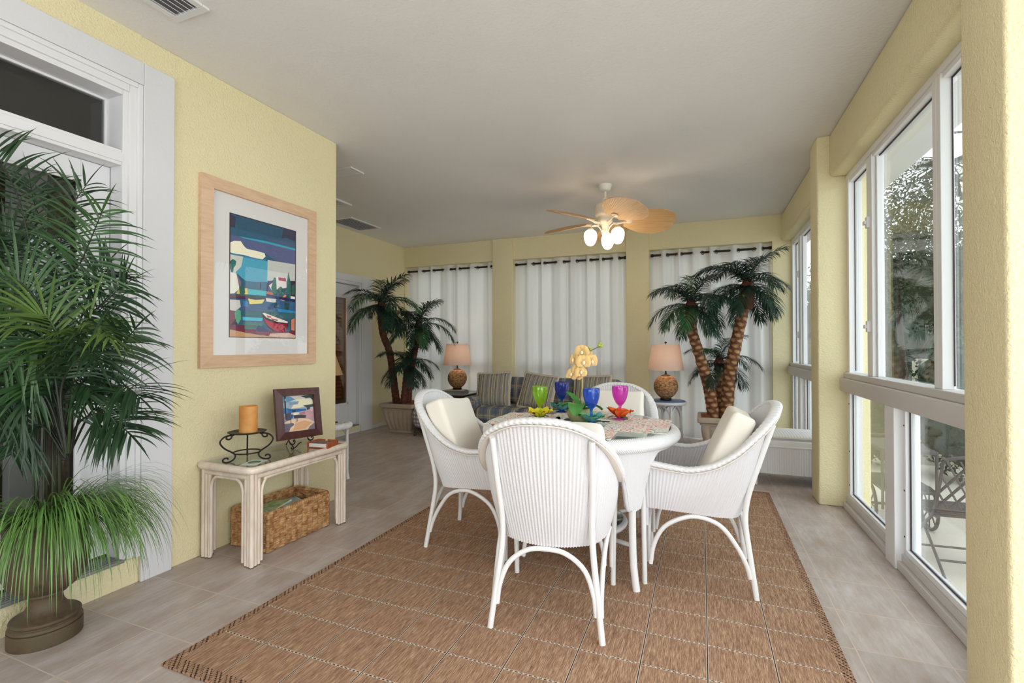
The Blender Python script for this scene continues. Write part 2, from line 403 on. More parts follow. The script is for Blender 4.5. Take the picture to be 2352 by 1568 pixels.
# moulded frame in three steps round the opening
for dy, x0, x1 in ((0.0, -2.70, -2.606), (0.022, -2.70, -2.616), (0.055, -2.80, -2.628)):
    w = 0.023 if dy < 0.05 else 0.025
    if dy == 0.022: w = 0.034
    m.box((x0, 1.547-dy-w, 0.13), (x1, 1.547-dy, 2.486-dy), 0.004)
    m.box((x0, -0.47, 2.486-dy-w), (x1, 1.547-dy-w, 2.486-dy), 0.004)
m.box((-2.80, -0.47, 2.06), (-2.634, 1.467, 2.135), 0.004); m.box((-2.80, -0.47, 2.075), (-2.626, 1.475, 2.12), 0.004)
fr = struct(m, 'door_1', MT['trim'])
# transom sash and glass
m = MB(); m.box((-2.775, 1.455, 2.135), (-2.748, 1.467, 2.408), 0.002); m.box((-2.775, -0.47, 2.135), (-2.748, 1.455, 2.14), 0.002); m.box((-2.775, -0.47, 2.396), (-2.748, 1.455, 2.408), 0.002); m.build('transom_sash', MT['trim'], fr)
m = MB(); m.box((-2.764, -0.47, 2.14), (-2.758, 1.455, 2.396)); m.build('transom_glass', MT['doorglass'], fr)
# door leaf
m = MB()
m.box((-2.765, 1.345, 0.15), (-2.72, 1.464, 2.058), 0.003); m.box((-2.765, 0.55, 1.96), (-2.72, 1.345, 2.058), 0.003); m.box((-2.765, 0.55, 0.15), (-2.72, 1.345, 0.42), 0.003); m.box((-2.765, 0.55, 0.42), (-2.72, 0.68, 1.96), 0.003)
for i, (w, x) in enumerate(((0.02, -2.712), (0.012, -2.706))):
    m.box((-2.725, 1.327+i*0.014, 0.42), (x, 1.327+i*0.014+w, 1.965), 0.003); m.box((-2.725, 0.68, 1.948+i*0.010), (x, 1.35, 1.948+i*0.010+w), 0.003); m.box((-2.725, 0.68, 0.41), (x, 1.345, 0.41+w), 0.003)
m.build('door_leaf', MT['trim'], fr)
m = MB(); m.box((-2.745, 0.68, 0.42), (-2.739, 1.345, 1.965)); m.build('door_glass', MT['doorglass'], fr)
m = MB(); m.box((-2.80, -0.47, 0.128), (-2.60, 1.475, 0.142), 0.003)
for k in range(7): m.box((-2.72+k*0.017, -0.47, 0.142), (-2.712+k*0.017, 1.465, 0.146))
m.build('threshold', MT['threshold'], fr)
m = MB(); m.box((-2.77, 0.55, 0.144), (-2.716, 1.463, 0.158)); m.build('weather_strip', MT['gasket'], fr)
# something pale standing in the dim room, as seen through the door glass
m = MB(); m.box((-3.22, 1.28, 0), (-3.16, 1.42, 2.2), 0.004); m.box((-3.24, 1.30, 0), (-3.22, 1.40, 2.2), 0.004); struct(m, 'trim_2', MT['trim'])

# ---- door_2: the glazed door in the far left wall
m = MB(); m.box((-4.4, 5.40, 0), (-4.375, 5.63, 2.14), 0.004); m.box((-4.4, 4.0, 2.05), (-4.375, 5.40, 2.14), 0.004); struct(m, 'trim_3', MT['trim'])
m = MB()
m.box((-4.50, 5.365, 0.09), (-4.384, 5.40, 2.05), 0.004); m.box((-4.50, 4.2, 2.01), (-4.384, 5.365, 2.05), 0.004)
d2 = struct(m, 'door_2', MT['trim'])
m = MB(); m.box((-4.48, 5.20, 0.105), (-4.44, 5.362, 2.005), 0.003); m.box((-4.48, 4.3, 1.82), (-4.44, 5.20, 2.005), 0.003); m.box((-4.48, 4.3, 0.105), (-4.44, 5.20, 0.40), 0.003); m.box((-4.445, 5.17, 0.40), (-4.43, 5.20, 1.84), 0.003); m.box((-4.445, 4.3, 0.39), (-4.43, 5.2, 0.42), 0.003)
m.build('door_leaf', MT['trim'], d2)
m = MB(); m.box((-4.463, 4.3, 0.40), (-4.457, 5.17, 1.82)); m.build('door_glass', MT['doorglass'], d2)
m = MB(); m.box((-4.52, 4.2, 0.09), (-4.385, 5.40, 0.103), 0.003); m.build('threshold', MT['threshold'], d2)

# ---- right hand windows
def right_window(name, y0, y1, stile, mull, post):
    """y0 near end, y1 far end; stile, mull: upper uprights (ya, yb); post: lower post"""
    m = MB()
    m.box((0.985, y0, 2.385), (1.075, y1, 2.42), 0.003); m.box((0.995, y0, 2.36), (1.065, y1, 2.385), 0.003)
    m.box((0.99, y1-0.05, 0.97), (1.07, y1, 2.385), 0.003); m.box((0.99, y0, 0.97), (1.07, y0+0.05, 2.385), 0.003)
    m.box((0.985, y1-0.04, 0.0), (1.07, y1, 0.85), 0.003); m.box((0.985, y0, 0.0), (1.07, y0+0.04, 0.85), 0.003)
    for a, b in mull: m.box((0.985, a, 0.985), (1.03, (a+b)/2, 2.385), 0.003); m.box((0.985, (a+b)/2, 0.985), (1.05, b, 2.385), 0.004)
    for a, b in stile: m.box((0.99, a, 0.985), (1.012, b, 2.375), 0.004); m.box((1.012, a-0.02, 0.985), (1.05, a+0.02, 2.375), 0.004)
    for a, b in post: m.box((0.945, a, 0.0), (1.06, b, 0.85), 0.004)
    fr = struct(m, name, MT['alu'])
    m = MB(); m.box((0.94, y0, 0.85), (1.075, y1, 0.945), 0.008); m.box((0.965, y0, 0.945), (1.07, y1, 0.985), 0.006); m.box((0.955, y0, 0), (1.0, y1, 0.045), 0.006); m.box((0.975, y0, 0.045), (1.02, y1, 0.085), 0.006)
    m.build('sill', MT['sillalu'], fr)
    ups = sorted([y0+0.05]+[q for s in stile+mull for q in s]+[y1-0.05])
    for a, b in zip(ups[0::2], ups[1::2]):
        g = MB(); g.box((1.032, a-0.01, 0.985), (1.038, b+0.01, 2.375)); g.build('pane', MT['pane'], fr)
        g = MB(); g.box((1.026, a, 1.0), (1.03, a+0.006, 2.36)); g.box((1.026, b-0.006, 1.0), (1.03, b, 2.36)); g.box((1.026, a, 2.352), (1.03, b, 2.36)); g.build('gasket', MT['gasket'], fr)
    los = sorted([y0+0.04]+[q for s in post for q in s]+[y1-0.04])
    for a, b in zip(los[0::2], los[1::2]):
        g = MB(); w = 0.03
        g.box((0.985, a, 0.085), (1.03, a+w, 0.85), 0.003); g.box((0.985, b-w, 0.085), (1.03, b, 0.85), 0.003); g.box((0.985, a+w, 0.085), (1.03, b-w, 0.085+w), 0.003)
        fs = g.build('lower_sash', MT['alu'], fr)
        g = MB(); g.box((1.012, a+w, 0.115), (1.018, b-w, 0.85)); g.build('pane', MT['pane'], fr)
        g = MB(); g.box((1.003, a+w, 0.115), (1.008, a+w+0.008, 0.85)); g.box((1.003, b-w-0.008, 0.115), (1.008, b-w, 0.85)); g.box((1.003, a+w, 0.115), (1.008, b-w, 0.121)); g.build('gasket', MT['gasket'], fr)
        g = MB()
        for zz in (0.18, 0.42, 0.76):
            for yy in (a+w/2, b-w/2): g.box((0.982, yy-0.004, zz-0.004), (0.986, yy+0.004, zz+0.004), 0.001)
        g.build('sash_screws', MT['gasket'], fr)
    for a, b in stile:
        for zz in (1.3, 1.96):
            g = MB(); g.box((0.972, (a+b)/2-0.018, zz-0.035), (0.992, (a+b)/2+0.018, zz+0.035), 0.004); g.box((0.962, (a+b)/2-0.01, zz-0.012), (0.974, (a+b)/2+0.03, zz+0.012), 0.004); g.build('latch', MT['alu'], fr)
    return fr
right_window('window_1', 2.04, 4.155, [(3.60, 3.70)], [(2.66, 2.74)], [(3.11, 3.25)])
right_window('window_2', 4.40, 6.45, [(5.93, 6.04)], [(4.95, 5.06)], [(5.70, 5.84)])
# ---- windows behind the curtains of the back wall
for k, (a, b) in enumerate(((-4.385, -2.85), (-2.535, -0.925), (-0.632, 0.79))):
    m = MB(); y0, y1 = 6.64, 6.70
    m.box((a, y0, 0.0), (b, y1, 0.09)); m.box((a, y0, 0.84), (b, y1, 0.96)); m.box((a, y0, 2.36), (b, y1, 2.43)); m.box((a, y0, 0.09), (a+0.05, y1, 2.36)); m.box((b-0.05, y0, 0.09), (b, y1, 2.36)); m.box(((a+b)/2-0.04, y0, 0.09), ((a+b)/2+0.04, y1, 2.36))
    fr = struct(m, 'window_%d' % (k+3), MT['alu'])
    for c, d in ((a+0.05, (a+b)/2-0.04), ((a+b)/2+0.04, b-0.05)):
        for z0, z1 in ((0.09, 0.84), (0.96, 2.36)):
            g = MB(); g.box((c, 6.667, z0), (d, 6.672, z1)); g.build('pane', MT['pane'], fr)

# a lamp burns in the dim room behind the far door
li = bpy.data.lights.new('inner_room_lamp', 'POINT'); li.energy = 14; li.color = (1, .66, .4); li.shadow_soft_size = .12; lo = bpy.data.objects.new('inner_room_lamp', li); COL.objects.link(lo); lo.location = (-5.3, 4.9, 1.5)
# ------------------------------------------------------------ rug
m = MB(); m.box((0, 0, 0), (2.35, 3.15, 0.009), 0.003)
RUG = m.build('rug', MT['rug'], loc=(-1.853, 1.172, 0.0))
tag(RUG, 'large brown woven rug with thin cream grid lines on the tiled floor', 'rug')

# ------------------------------------------------------------ woven cane chairs
RIM = [(.252, .255, .592), (.263, .20, .592), (.271, .12, .584), (.276, .03, .582), (.279, -.07, .612), (.273, -.163, .674), (.248, -.243, .754), (.194, -.307, .823), (.106, -.343, .866), (0, -.354, .877)]
BOT = [(.236, .248, .372), (.238, .20, .372), (.240, .13, .37), (.240, .04, .367), (.236, -.04, .362), (.220, -.10, .356), (.190, -.148, .350), (.134, -.178, .345), (.066, -.194, .341), (0, -.198, .340)]
def u_curve(P, n):
    full = P+[(-x, y, z) for x, y, z in P[-2::-1]]
    Q = catmull(full, 800); L = np.r_[0, np.cumsum(np.linalg.norm(np.diff(Q, axis=0), axis=1))]
    s = np.linspace(0, L[-1], n); return np.stack([np.interp(s, L, Q[:, k]) for k in range(3)], 1), L[-1]
def make_chair(label):
    ch = thing('wicker_chair', label, 'chair', group='wicker chairs around the dining table')
    ND = 100; NU = ND*6+1; NV = 13
    T, LT = u_curve(RIM, NU); B, LB = u_curve(BOT, NU)
    v = np.linspace(0, 1, NV)
    P = B[:, None, :]*(1-v)[None, :, None]+T[:, None, :]*v[None, :, None]
    # normals point outwards; shell bulges a little and carries the ridges of its upright canes
    dU = np.gradient(P, axis=0); dV = np.gradient(P, axis=1); N = np.cross(dU, dV); N /= np.linalg.norm(N, axis=2)[..., None]
    if N[NU//2, NV//2, 1] > 0: N = -N
    k = np.arange(NU)
    ridge = 0.0044*np.abs(np.cos(PI*k/6.0))**2.2
    bul = 0.010*np.sin(PI*v)
    uv = np.zeros((NU, NV, 2)); uv[..., 0] = (k/(NU-1)*LT)[:, None]; uv[..., 1] = v[None, :]*0.45
    O = P+N*(bul[None, :, None]+ridge[:, None, None]); I = P+N*(bul[None, :, None]-0.009-ridge[:, None, None])
    m = MB(); m.grid(O, uv=uv); m.grid(I, uv=uv, flip=True)
    for a in (0, NU-1): m.grid(np.stack([O[a], I[a]]), flip=(a != 0))
    m.grid(np.stack([O[:, 0], I[:, 0]], 1), flip=True)
    m.build('shell', MT['wicker'], ch)
    # seat and front apron
    m = MB(); F = B.copy(); c = np.array([0, 0.03, 0.40])
    ring = B[::6]*[0.965, 0.965, 1]+[0, 0, 0.045]
    G = np.stack([ring*(1-t)+c*t for t in np.linspace(0, 1, 6)], 1); m.grid(G, uv=np.stack([G[..., 0], G[..., 1]], -1)); m.build('seat', MT['wicker'], ch)
    m = MB(); xs = np.linspace(-.232, .232, 29*6+1); zs = np.linspace(.285, .43, 5)
    G = np.zeros((len(xs), 5, 3)); G[..., 0] = xs[:, None]; G[..., 2] = zs; G[..., 1] = 0.246+(0.0034*np.abs(np.cos(PI*np.arange(len(xs))/6))**.7)[:, None]
    U = np.stack([G[..., 0], G[..., 2]], -1); m.grid(G, uv=U, flip=True); H = G.copy(); H[..., 1] -= .012; m.grid(H, uv=U)
    m.box((-.232, .234, .283), (.232, .248, .29)); m.box((-.234, .232, .283), (-.230, .250, .43)); m.box((.230, .232, .283), (.234, .250, .43)); m.build('front_apron', MT['wicker'], ch)
    # braided rim and the flat band under it
    n = 900; R, L = u_curve(RIM, n); s = np.linspace(0, L, n)
    out = np.zeros_like(R); tg = np.gradient(R, axis=0); out[:, 0] = -tg[:, 1]; out[:, 1] = tg[:, 0]; out /= np.linalg.norm(out, axis=1)[:, None]
    if out[n//2, 1] > 0: out = -out
    tg /= np.linalg.norm(tg, axis=1)[:, None]; upv = np.cross(out, tg); upv *= np.sign(upv[:, 2:3]+1e-9)
    G = np.zeros((n, 18, 3))
    for j in range(18):
        a = 2*PI*j/18; ca, sa = math.cos(a), math.sin(a)
        ph = 2*PI*s/0.024+4.4*abs(ca)*(1 if sa > 0 else -1)
        k = 1+0.17*np.abs(np.sin(ph/2))-0.10*(abs(ca) < .2)
        taper = np.minimum(1, np.minimum(s, L-s)/0.02*0.5+0.55)
        G[:, j] = R+out*((0.008+ca*0.0225*k*taper)[:, None])+upv*((0.004+sa*0.0125*k*taper)[:, None])
    m = MB(); m.grid(G, cv=True); m.add(G[0], [list(range(18))]); m.add(G[-1], [list(range(18))[::-1]]); m.build('braided_rim', MT['braid'], ch)
    m = MB(); k = R+out*0.012-upv*0.013; m.tube(k, 0.017, 10, ell=0.32, up=None); 
    G = np.zeros((n, 10, 3))
    for j in range(10):
        a = 2*PI*j/10; G[:, j] = R+out*(0.014+math.cos(a)*0.015)+upv*(-0.0125+math.sin(a)*0.004)
    m = MB(); m.grid(G, cv=True); m.add(G[0], [list(range(10))]); m.add(G[-1], [list(range(10))[::-1]]); m.build('rim_band', MT['cream_band'], ch)
    for sx in (1, -1):
        P = [(.230*sx, -.247, 0), (.207*sx, -.222, .19), (.190*sx, -.205, .34), (.187*sx, -.218, .46), (.194*sx, -.264, .62), (.198*sx, -.322, .803)]
        m = MB(); m.tube(catmull(P, 26), 0.0128, 10); m.build('rear_leg', MT['white_pole'], ch)
        P = [(.243*sx, .250, 0), (.246*sx, .252, .2), (.252*sx, .255, .38), (.262*sx, .262, .575)]
        m = MB(); m.tube(catmull(P, 16), 0.0125, 10); m.build('front_leg', MT['white_pole'], ch)
        P = [(.238*sx, .222, .10), (.238*sx, .205, .20), (.239*sx, .155, .29), (.239*sx, .06, .345), (.236*sx, -.02, .350), (.230*sx, -.10, .315), (.224*sx, -.165, .23), (.222*sx, -.205, .15), (.224*sx, -.222, .09)]
        m = MB(); m.tube(catmull(P, 34), 0.0108, 10); m.build('side_arch', MT['white_pole'], ch)
    for y, nm in ((-.222, 'rear_arch'), (.235, 'front_arch')):
        d = 1 if y < 0 else 0
        P = [(.205, y-.008*d, .095), (.193, y-.002*d, .18), (.155, y+.012*d, .265), (.08, y+.02*d, .318), (0, y+.022*d, .328)]
        P = P+[(-a, b, c) for a, b, c in P[-2::-1]]
        m = MB(); m.tube(catmull(P, 34), 0.0108, 10); m.build(nm, MT['white_pole'], ch)
    return ch
def pillow_mb(w, h, t, e=0.42, n=18, corner=0.0):
    """stuffed cushion in the local x-z plane, thick along y"""
    m = MB(); a = np.linspace(-1, 1, n)
    U, V = np.meshgrid(a, a, indexing='ij')
    th = (np.clip((1-np.abs(U)**3.0), 0, 1)*np.clip((1-np.abs(V)**3.0), 0, 1))**e
    sx = 1-0.05*(1-V**2)*corner*np.abs(U)**4; sz = 1-0.05*(1-U**2)*corner*np.abs(V)**4
    for sgn in (1, -1):
        G = np.stack([U*w/2*sx, sgn*t/2*th, V*h/2*sz], -1)
        m.grid(G, flip=(sgn > 0), uv=np.stack([U*w/2, V*h/2], -1))
    return m
def box_cushion(w, h, t, r=0.025):
    """boxed cushion with rounded edges and slightly domed faces, upright in x-z, thick along y"""
    bm = bmesh.new(); bmesh.ops.create_cube(bm, size=1.0)
    for q in bm.verts: q.co = Vector((q.co.x*w, q.co.y*t, q.co.z*h))
    bmesh.ops.bevel(bm, geom=bm.edges[:]+bm.verts[:], offset=r, segments=4, affect='EDGES', profile=0.5)
    bmesh.ops.subdivide_edges(bm, edges=[e for e in bm.edges if e.calc_length() > 0.1], cuts=7, use_grid_fill=True)
    for q in bm.verts:
        k = max(0, 1-(2*q.co.x/w)**2)*max(0, 1-(2*q.co.z/h)**2); q.co.y += math.copysign(0.014*k, q.co.y)
        q.co.x += 0.006*math.sin(q.co.z*14+q.co.y*20); q.co.z += 0.006*math.sin(q.co.x*13)
    m = MB(); m.bm(bm, smooth=True); return m
CH_SPOTS = [((-.621, 2.10, .009), rad(6.5), 'white wicker armchair seen from behind, nearest on the rug', (0.02, 0.0)),
            ((-1.262, 2.66, .009), rad(-87.2), 'white wicker armchair facing the round table beside the tile strip near the console', (0.03, -4)),
            ((-.022, 2.695, .009), rad(91.7), 'white wicker armchair with its side turned, nearest the glazed windows', (0.0, 3)),
            ((-.585, 3.32, .009), rad(181), 'white wicker armchair facing us across the table, in front of the sofa', (0.0, 2))]
chair0 = make_chair(CH_SPOTS[0][2])
CU_LAB = ['cream cushion barely showing over the rim of the nearest wicker chair', 'cream cushion leaning in the wicker chair beside the tile strip', 'cream cushion leaning in the wicker chair nearest the glazed windows', 'cream cushion upright in the wicker chair in front of the sofa']
cu0 = None
for k, (loc, rz, lab, (dx, tw)) in enumerate(CH_SPOTS):
    if k == 0: chair0.location = loc; chair0.rotation_euler = (0, 0, rz)
    else: dup(chair0, loc, rz, lab)
    if cu0 is None:
        cu0 = box_cushion(.425, .43, .11).build('chair_cushion', MT['cushion']); c = cu0; c['group'] = 'back cushions of the wicker chairs'; c['category'] = 'cushion'
    else: c = cu0.copy(); COL.objects.link(c)
    c['label'] = CU_LAB[k]
    lean = 24 if k else 22
    M = Matrix.Translation(loc) @ Matrix.Rotation(rz, 4, 'Z') @ Matrix.Translation((dx, -.125, .635)) @ Matrix.Rotation(rad(tw), 4, 'Y') @ Matrix.Rotation(rad(lean), 4, 'X')
    c.matrix_world = M

# ------------------------------------------------------------ round dining table
TC = (-.652, 2.685, .009); TZ = 0.731
tb = thing('dining_table', 'round white wicker dining table with a glass top, on the brown rug', 'table', TC)
# rolled woven rim
prof = [(.485, .700), (.490, .718), (.502, .729), (.518, .730), (.534, .723), (.545, .708), (.548, .692), (.542, .676), (.528, .664), (.510, .662)]
prof = [tuple(p) for p in catmull(prof, 26)]
m = MB(); m.lathe(prof, 520, cap=False, mod=lambda i, a: 1+0.0075*0)
m.build('rim', MT['rim_weave'], tb)
LEG_A = [rad(-43+90*k) for k in range(4)]
def zlow(a):
    d = min(abs((a-q+PI) % (2*PI)-PI) for q in LEG_A)*0.5       # metres along the ring from the nearest leg
    w0, w1 = 0.036, 0.175
    if d <= w0: return .385
    if d >= w1: return .655
    t = (d-w0)/(w1-w0); return .385+(.655-.385)*(1-(1-t)**2.8)
n = 720; aa = np.arange(n)*2*PI/n; zl = np.array([zlow(a) for a in aa]); nv = 20
m = MB()
for Rr, fl in ((.512, False), (.470, True)):
    G = np.zeros((n, nv, 3)); v = np.linspace(0, 1, nv)
    Z = zl[:, None]*(1-v)+0.672*v
    rr = Rr+0.0024*np.abs(np.sin(aa*150))[:, None]*(1 if not fl else 0)-0.03*np.clip((0.672-Z)/.3, 0, 1)
    G[..., 0] = np.cos(aa)[:, None]*rr; G[..., 1] = np.sin(aa)[:, None]*rr; G[..., 2] = Z
    uv = np.zeros((n, nv, 2)); uv[..., 0] = (aa*Rr)[:, None]; uv[..., 1] = Z
    m.grid(G, cu=True, uv=uv, flip=fl)
    if not fl: O1 = G[:, 0]
    else: m.grid(np.stack([O1, G[:, 0]], 1), cu=True, flip=True)
m.build('apron', MT['wicker'], tb)
m = MB()
kk = O1.copy(); kk[:, :2] *= 0.972
m.tube(kk, 0.011, 8, closed=True, mod=lambda i, a: 1+0.12*math.sin(i*1.7+a)); m.build('apron_braid', MT['braid'], tb)
for q in LEG_A:
    c, s_ = math.cos(q), math.sin(q)
    P = [(.462*c, .462*s_, .64), (.462*c, .462*s_, .40), (.463*c, .463*s_, .26), (.470*c, .470*s_, .12), (.492*c, .492*s_, 0)]
    m = MB(); m.tube(catmull(P, 22), 0.0175, 12); m.build('leg', MT['white_pole'], tb)
    m = MB(); m.tube([(.46*c, .46*s_, .205), (.34*c, .34*s_, .185), (.17*c, .17*s_, .18)], .011, 8); m.build('stretcher', MT['white_pole'], tb)
    m = MB(); m.tube(catmull([(.482*c, .482*s_, .39), (.45*c, .45*s_, .393), (.44*c, .44*s_, .39)], 6), .02, 8); m.build('leg_wrap', MT['braid'], tb)
m = MB(); m.lathe([(0.0, .186), (.235, .186), (.262, .176), (.27, .19), (.262, .203), (.245, .206)], 160, cap=False, mod=lambda i, a: 1+0.004*math.sin(a*90+i)); m.build('lower_shelf', MT['braid'], tb)
m = MB(); m.lathe([(0, .2065), (.246, .2065), (.246, .2115), (0, .2115)], 96, cap=False); m.build('shelf_glass', MT['shelfglass'], tb)
m = MB(); m.lathe([(0, .66), (.47, .66), (.487, .690), (.487, .7235), (.0, .7235)], 96, cap=False); m.build('top_panel', MT['wicker'], tb)
m = MB(); m.lathe([(0, TZ-.0055), (.497, TZ-.0055), (.5, TZ-.003), (.498, TZ), (0, TZ)], 160, cap=False); m.build('glass_top', MT['tableglass'], tb)
TOP = TC[2]+TZ

# printed placemats
t = NT('printed_placemat'); co = t.coord('Object')
vo = t.n('TexVoronoi', _feature='F1'); t.put(vo.inputs['Vector'], co); vo.inputs['Scale'].default_value = 17; vo.inputs['Randomness'].default_value = .85
d = t.math('ADD', vo.outputs['Distance'], t.math('MULTIPLY', t.noise(co, 90, 2), 0.16))
col = t.ramp(t.sep(vo.outputs['Color'])[0], [(0.0, srgb(222, 74, 50)), (0.25, srgb(240, 120, 60)), (0.42, srgb(66, 78, 130)), (0.58, srgb(130, 186, 90)), (0.72, srgb(150, 200, 205)), (0.88, srgb(206, 60, 90))], 'CONSTANT')
band = t.math('LESS_THAN', t.math('PINGPONG', t.math('ADD', d, 0.03), 0.13), 0.040)
v2 = t.n('TexVoronoi'); t.put(v2.inputs['Vector'], co); v2.inputs['Scale'].default_value = 60
spot = t.math('MULTIPLY', t.math('LESS_THAN', v2.outputs['Distance'], 0.34), t.math('GREATER_THAN', t.noise(co, 40, 1), 0.5))
c = t.mix(t.math('MULTIPLY', band, 0.8), srgb(240, 238, 230), col)
c = t.mix(t.math('MULTIPLY', spot, 0.7), c, t.ramp(t.sep(v2.outputs['Color'])[1], [(0, srgb(230, 120, 70)), (.35, srgb(150, 190, 110)), (.6, srgb(150, 195, 210)), (.8, srgb(220, 90, 80))], 'CONSTANT'))
t.set(Base__Color=c, Roughness=0.85); MT['placemat'] = t.m
m = MB(); xs, ys = np.linspace(-.165, .165, 9), np.linspace(-.235, .235, 11)
for z, fl in ((.003, False), (.0, True)):
    G = np.zeros((9, 11, 3)); G[..., 0] = xs[:, None]; G[..., 1] = ys[None]; G[..., 2] = z; m.grid(G, flip=fl)
m.box((-.165, -.235, 0.0002), (.165, .235, .0028))
pm0 = None
for (x, y, a, lab) in ((-.325, 2.715, 0, 'floral placemat under the pink goblet'), (-.63, 2.375, 91, 'floral placemat under the front blue goblet'), (-.985, 2.69, 3, 'floral placemat under the green goblet'), (-.63, 2.995, 88, 'floral placemat under the dark blue goblet, far side of the table')):
    if pm0 is None: pm0 = m.build('placemat', MT['placemat']); p = pm0
    else: p = pm0.copy(); COL.objects.link(p)
    p.location = (x, y, TOP+.0003*(1+(a > 45))+(.003 if a > 45 else 0)); p.rotation_euler = (0, 0, rad(a)); tag(p, lab, 'placemat', 'printed placemats on the dining table')

# goblets with silk flower rings at their feet
def goblet(name, mat, loc, label):
    g = thing(name, label, 'goblet', loc, group='coloured goblets on the dining table')
    H = .193
    out = [(.0405, 0), (.041, .003), (.03, .007), (.012, .012), (.008, .022), (.0085, .05), (.008, .07), (.011, .082)]
    m = MB(); m.lathe(catmull(out, 26), 28, cap=True); m.build('stem', mat, g)
    o = catmull([(.010, .080), (.022, .092), (.034, .112), (.043, .140), (.0465, .168), (.0462, H)], 20)
    i = [(r-.0026, z+.002) for r, z in o[::-1][:-2]]
    m = MB(); m.lathe(list(map(tuple, o))+[(.0450, H+.0012)]+i+[(0.0, .092)], 30, cap=False, mod=lambda i, a: 1+0.006*math.sin(9*a+i*1.3)*math.sin(i*0.8)); m.build('bowl', mat, g)
    return g
GOB = [('green_goblet', (-.885, 2.682), 'lime green plastic goblet on the table'), ('darkblue_goblet', (-.851, 3.032), 'dark blue goblet behind the orchid, by the far placemat'), ('blue_goblet', (-.571, 2.638), 'bright blue goblet in front of the orchid'), ('pink_goblet', (-.447, 2.855), 'magenta pink goblet with an orange flower at its foot')]
for mt, (x, y), lab in GOB:
    goblet('goblet', MT[mt], (x, y, TOP+.007), lab)
def petals(cols, loc, label, seed, ruffle=0.012, n=6, R=.068):
    f = thing('silk_flower', label, 'flower', loc, rotz=seed*1.3, group='silk flowers around the goblet stems')
    r = np.random.default_rng(seed)
    for k in range(n):
        a = 2*PI*k/n+r.uniform(-.2, .2); L = R*r.uniform(.85, 1.1); el = r.uniform(.85, 1.3)
        nu, nv = 8, 7; G = np.zeros((nu, nv, 3))
        for i in range(nu):
            s = i/(nu-1); w = .78*L*math.sin(PI*min(1, s*.62+.12))**.8
            for j in range(nv):
                q = (j/(nv-1)-.5)*2
                xx = .012+L*s*math.cos(el*(1-s*.45)); zz = L*s*math.sin(el*(1-s*.45))+abs(q)**2*.010+ruffle*math.sin(q*5+k)*s**2*.6
                yy = q*w/1.0
                G[i, j] = (xx*math.cos(a)-yy*math.sin(a), xx*math.sin(a)+yy*math.cos(a), zz+.010)
        m = MB(); m.grid(G); H = G.copy(); H[..., 2] -= .0008; m.grid(H, flip=True); m.build('petal', cols[k % len(cols)], f)
    for k in range(3):
        a = 2*PI*k/3+.5+seed; G = np.zeros((6, 3, 3))
        for i in range(6):
            s = i/5; w = .017*math.sin(PI*(.08+.9*s))
            for j in range(3):
                q = j-1; xx = .012+.062*s; yy = q*w
                G[i, j] = (xx*math.cos(a)-yy*math.sin(a), xx*math.sin(a)+yy*math.cos(a), .010+.012*math.sin(PI*s)-.002*abs(q)-.004*s)
        m = MB(); m.grid(G); H = G.copy(); H[..., 2] -= .0008; m.grid(H, flip=True); m.build('leaf', MT['silk_leaf'], f)
    m = MB(); m.tube([(.0128*math.cos(a), .0128*math.sin(a), .012) for a in np.linspace(0, 2*PI, 20, endpoint=False)], .003, 6, closed=True); m.build('ring', MT['silk_leaf'], f)
def silk(name, c1, c2):
    t = NT(name); X, Y, Z = t.sep(t.coord('Object')); r = t.math('SQRT', t.math('ADD', t.math('MULTIPLY', X, X), t.math('MULTIPLY', Y, Y)))
    t.set(Base__Color=t.ramp(t.math('MULTIPLY', r, 16.0), [(.3, c1), (.85, c2)]), Roughness=.7); t.b.inputs['Specular IOR Level'].default_value = .2
    return t.m
MT['silk_leaf'] = plain('silk_leaf_green', srgb(60, 110, 62), .6)
y1 = silk('yellow_petal', srgb(206, 200, 40), srgb(242, 222, 60)); b1 = silk('blue_green_petal', srgb(92, 160, 214), srgb(124, 206, 150)); b2 = silk('blue_petal', srgb(96, 156, 216), srgb(110, 190, 190)); g2 = silk('mint_petal', srgb(110, 180, 200), srgb(140, 212, 120)); o1 = silk('orange_petal', srgb(226, 70, 34), srgb(248, 116, 52))
petals([y1], (-.885, 2.682, TOP+.008), 'yellow silk flower around the green goblet', 3, .02, 8)
petals([b1, b2], (-.851, 3.032, TOP+.008), 'blue and mint silk flower around the dark blue goblet', 5)
petals([g2, b2, b1], (-.571, 2.638, TOP+.008), 'turquoise silk flower around the bright blue goblet', 8, n=7)
petals([o1], (-.447, 2.855, TOP+.008), 'orange silk flower around the pink goblet', 4, n=6)

# potted orchid in the middle of the table
ox, oy = -.655, 2.72
orc = thing('potted_orchid', 'artificial orchid with pale orange blossoms in a mossy stone bowl', 'orchid', (ox, oy, TOP+.0005))
MT['stonebowl'] = plain('mossy_stone', srgb(164, 162, 112), .7, var=.18, vscale=40)
m = MB(); m.lathe(catmull([(.040, 0), (.052, .003), (.070, .030), (.075, .055), (.066, .074), (.058, .078), (.052, .070)], 18), 10, mod=lambda i, a: 1+.05*math.sin(3*a+i*.3)); m.build('bowl', MT['stonebowl'], orc)
m = MB(); m.lathe([(.054, .066), (.03, .074), (0, .076)], 20, cap=False); m.build('moss', plain('moss', srgb(86, 92, 52), .9, var=.3, vscale=60), orc)
leafm = NT('orchid_leaf'); u_, v_, _ = leafm.sep(leafm.coord('UV')); leafm.set(Base__Color=leafm.ramp(leafm.math('PINGPONG', leafm.math('MULTIPLY', v_, 9.0), 0.5), [(0, srgb(48, 112, 40)), (.5, srgb(92, 164, 74))]), Roughness=.45)
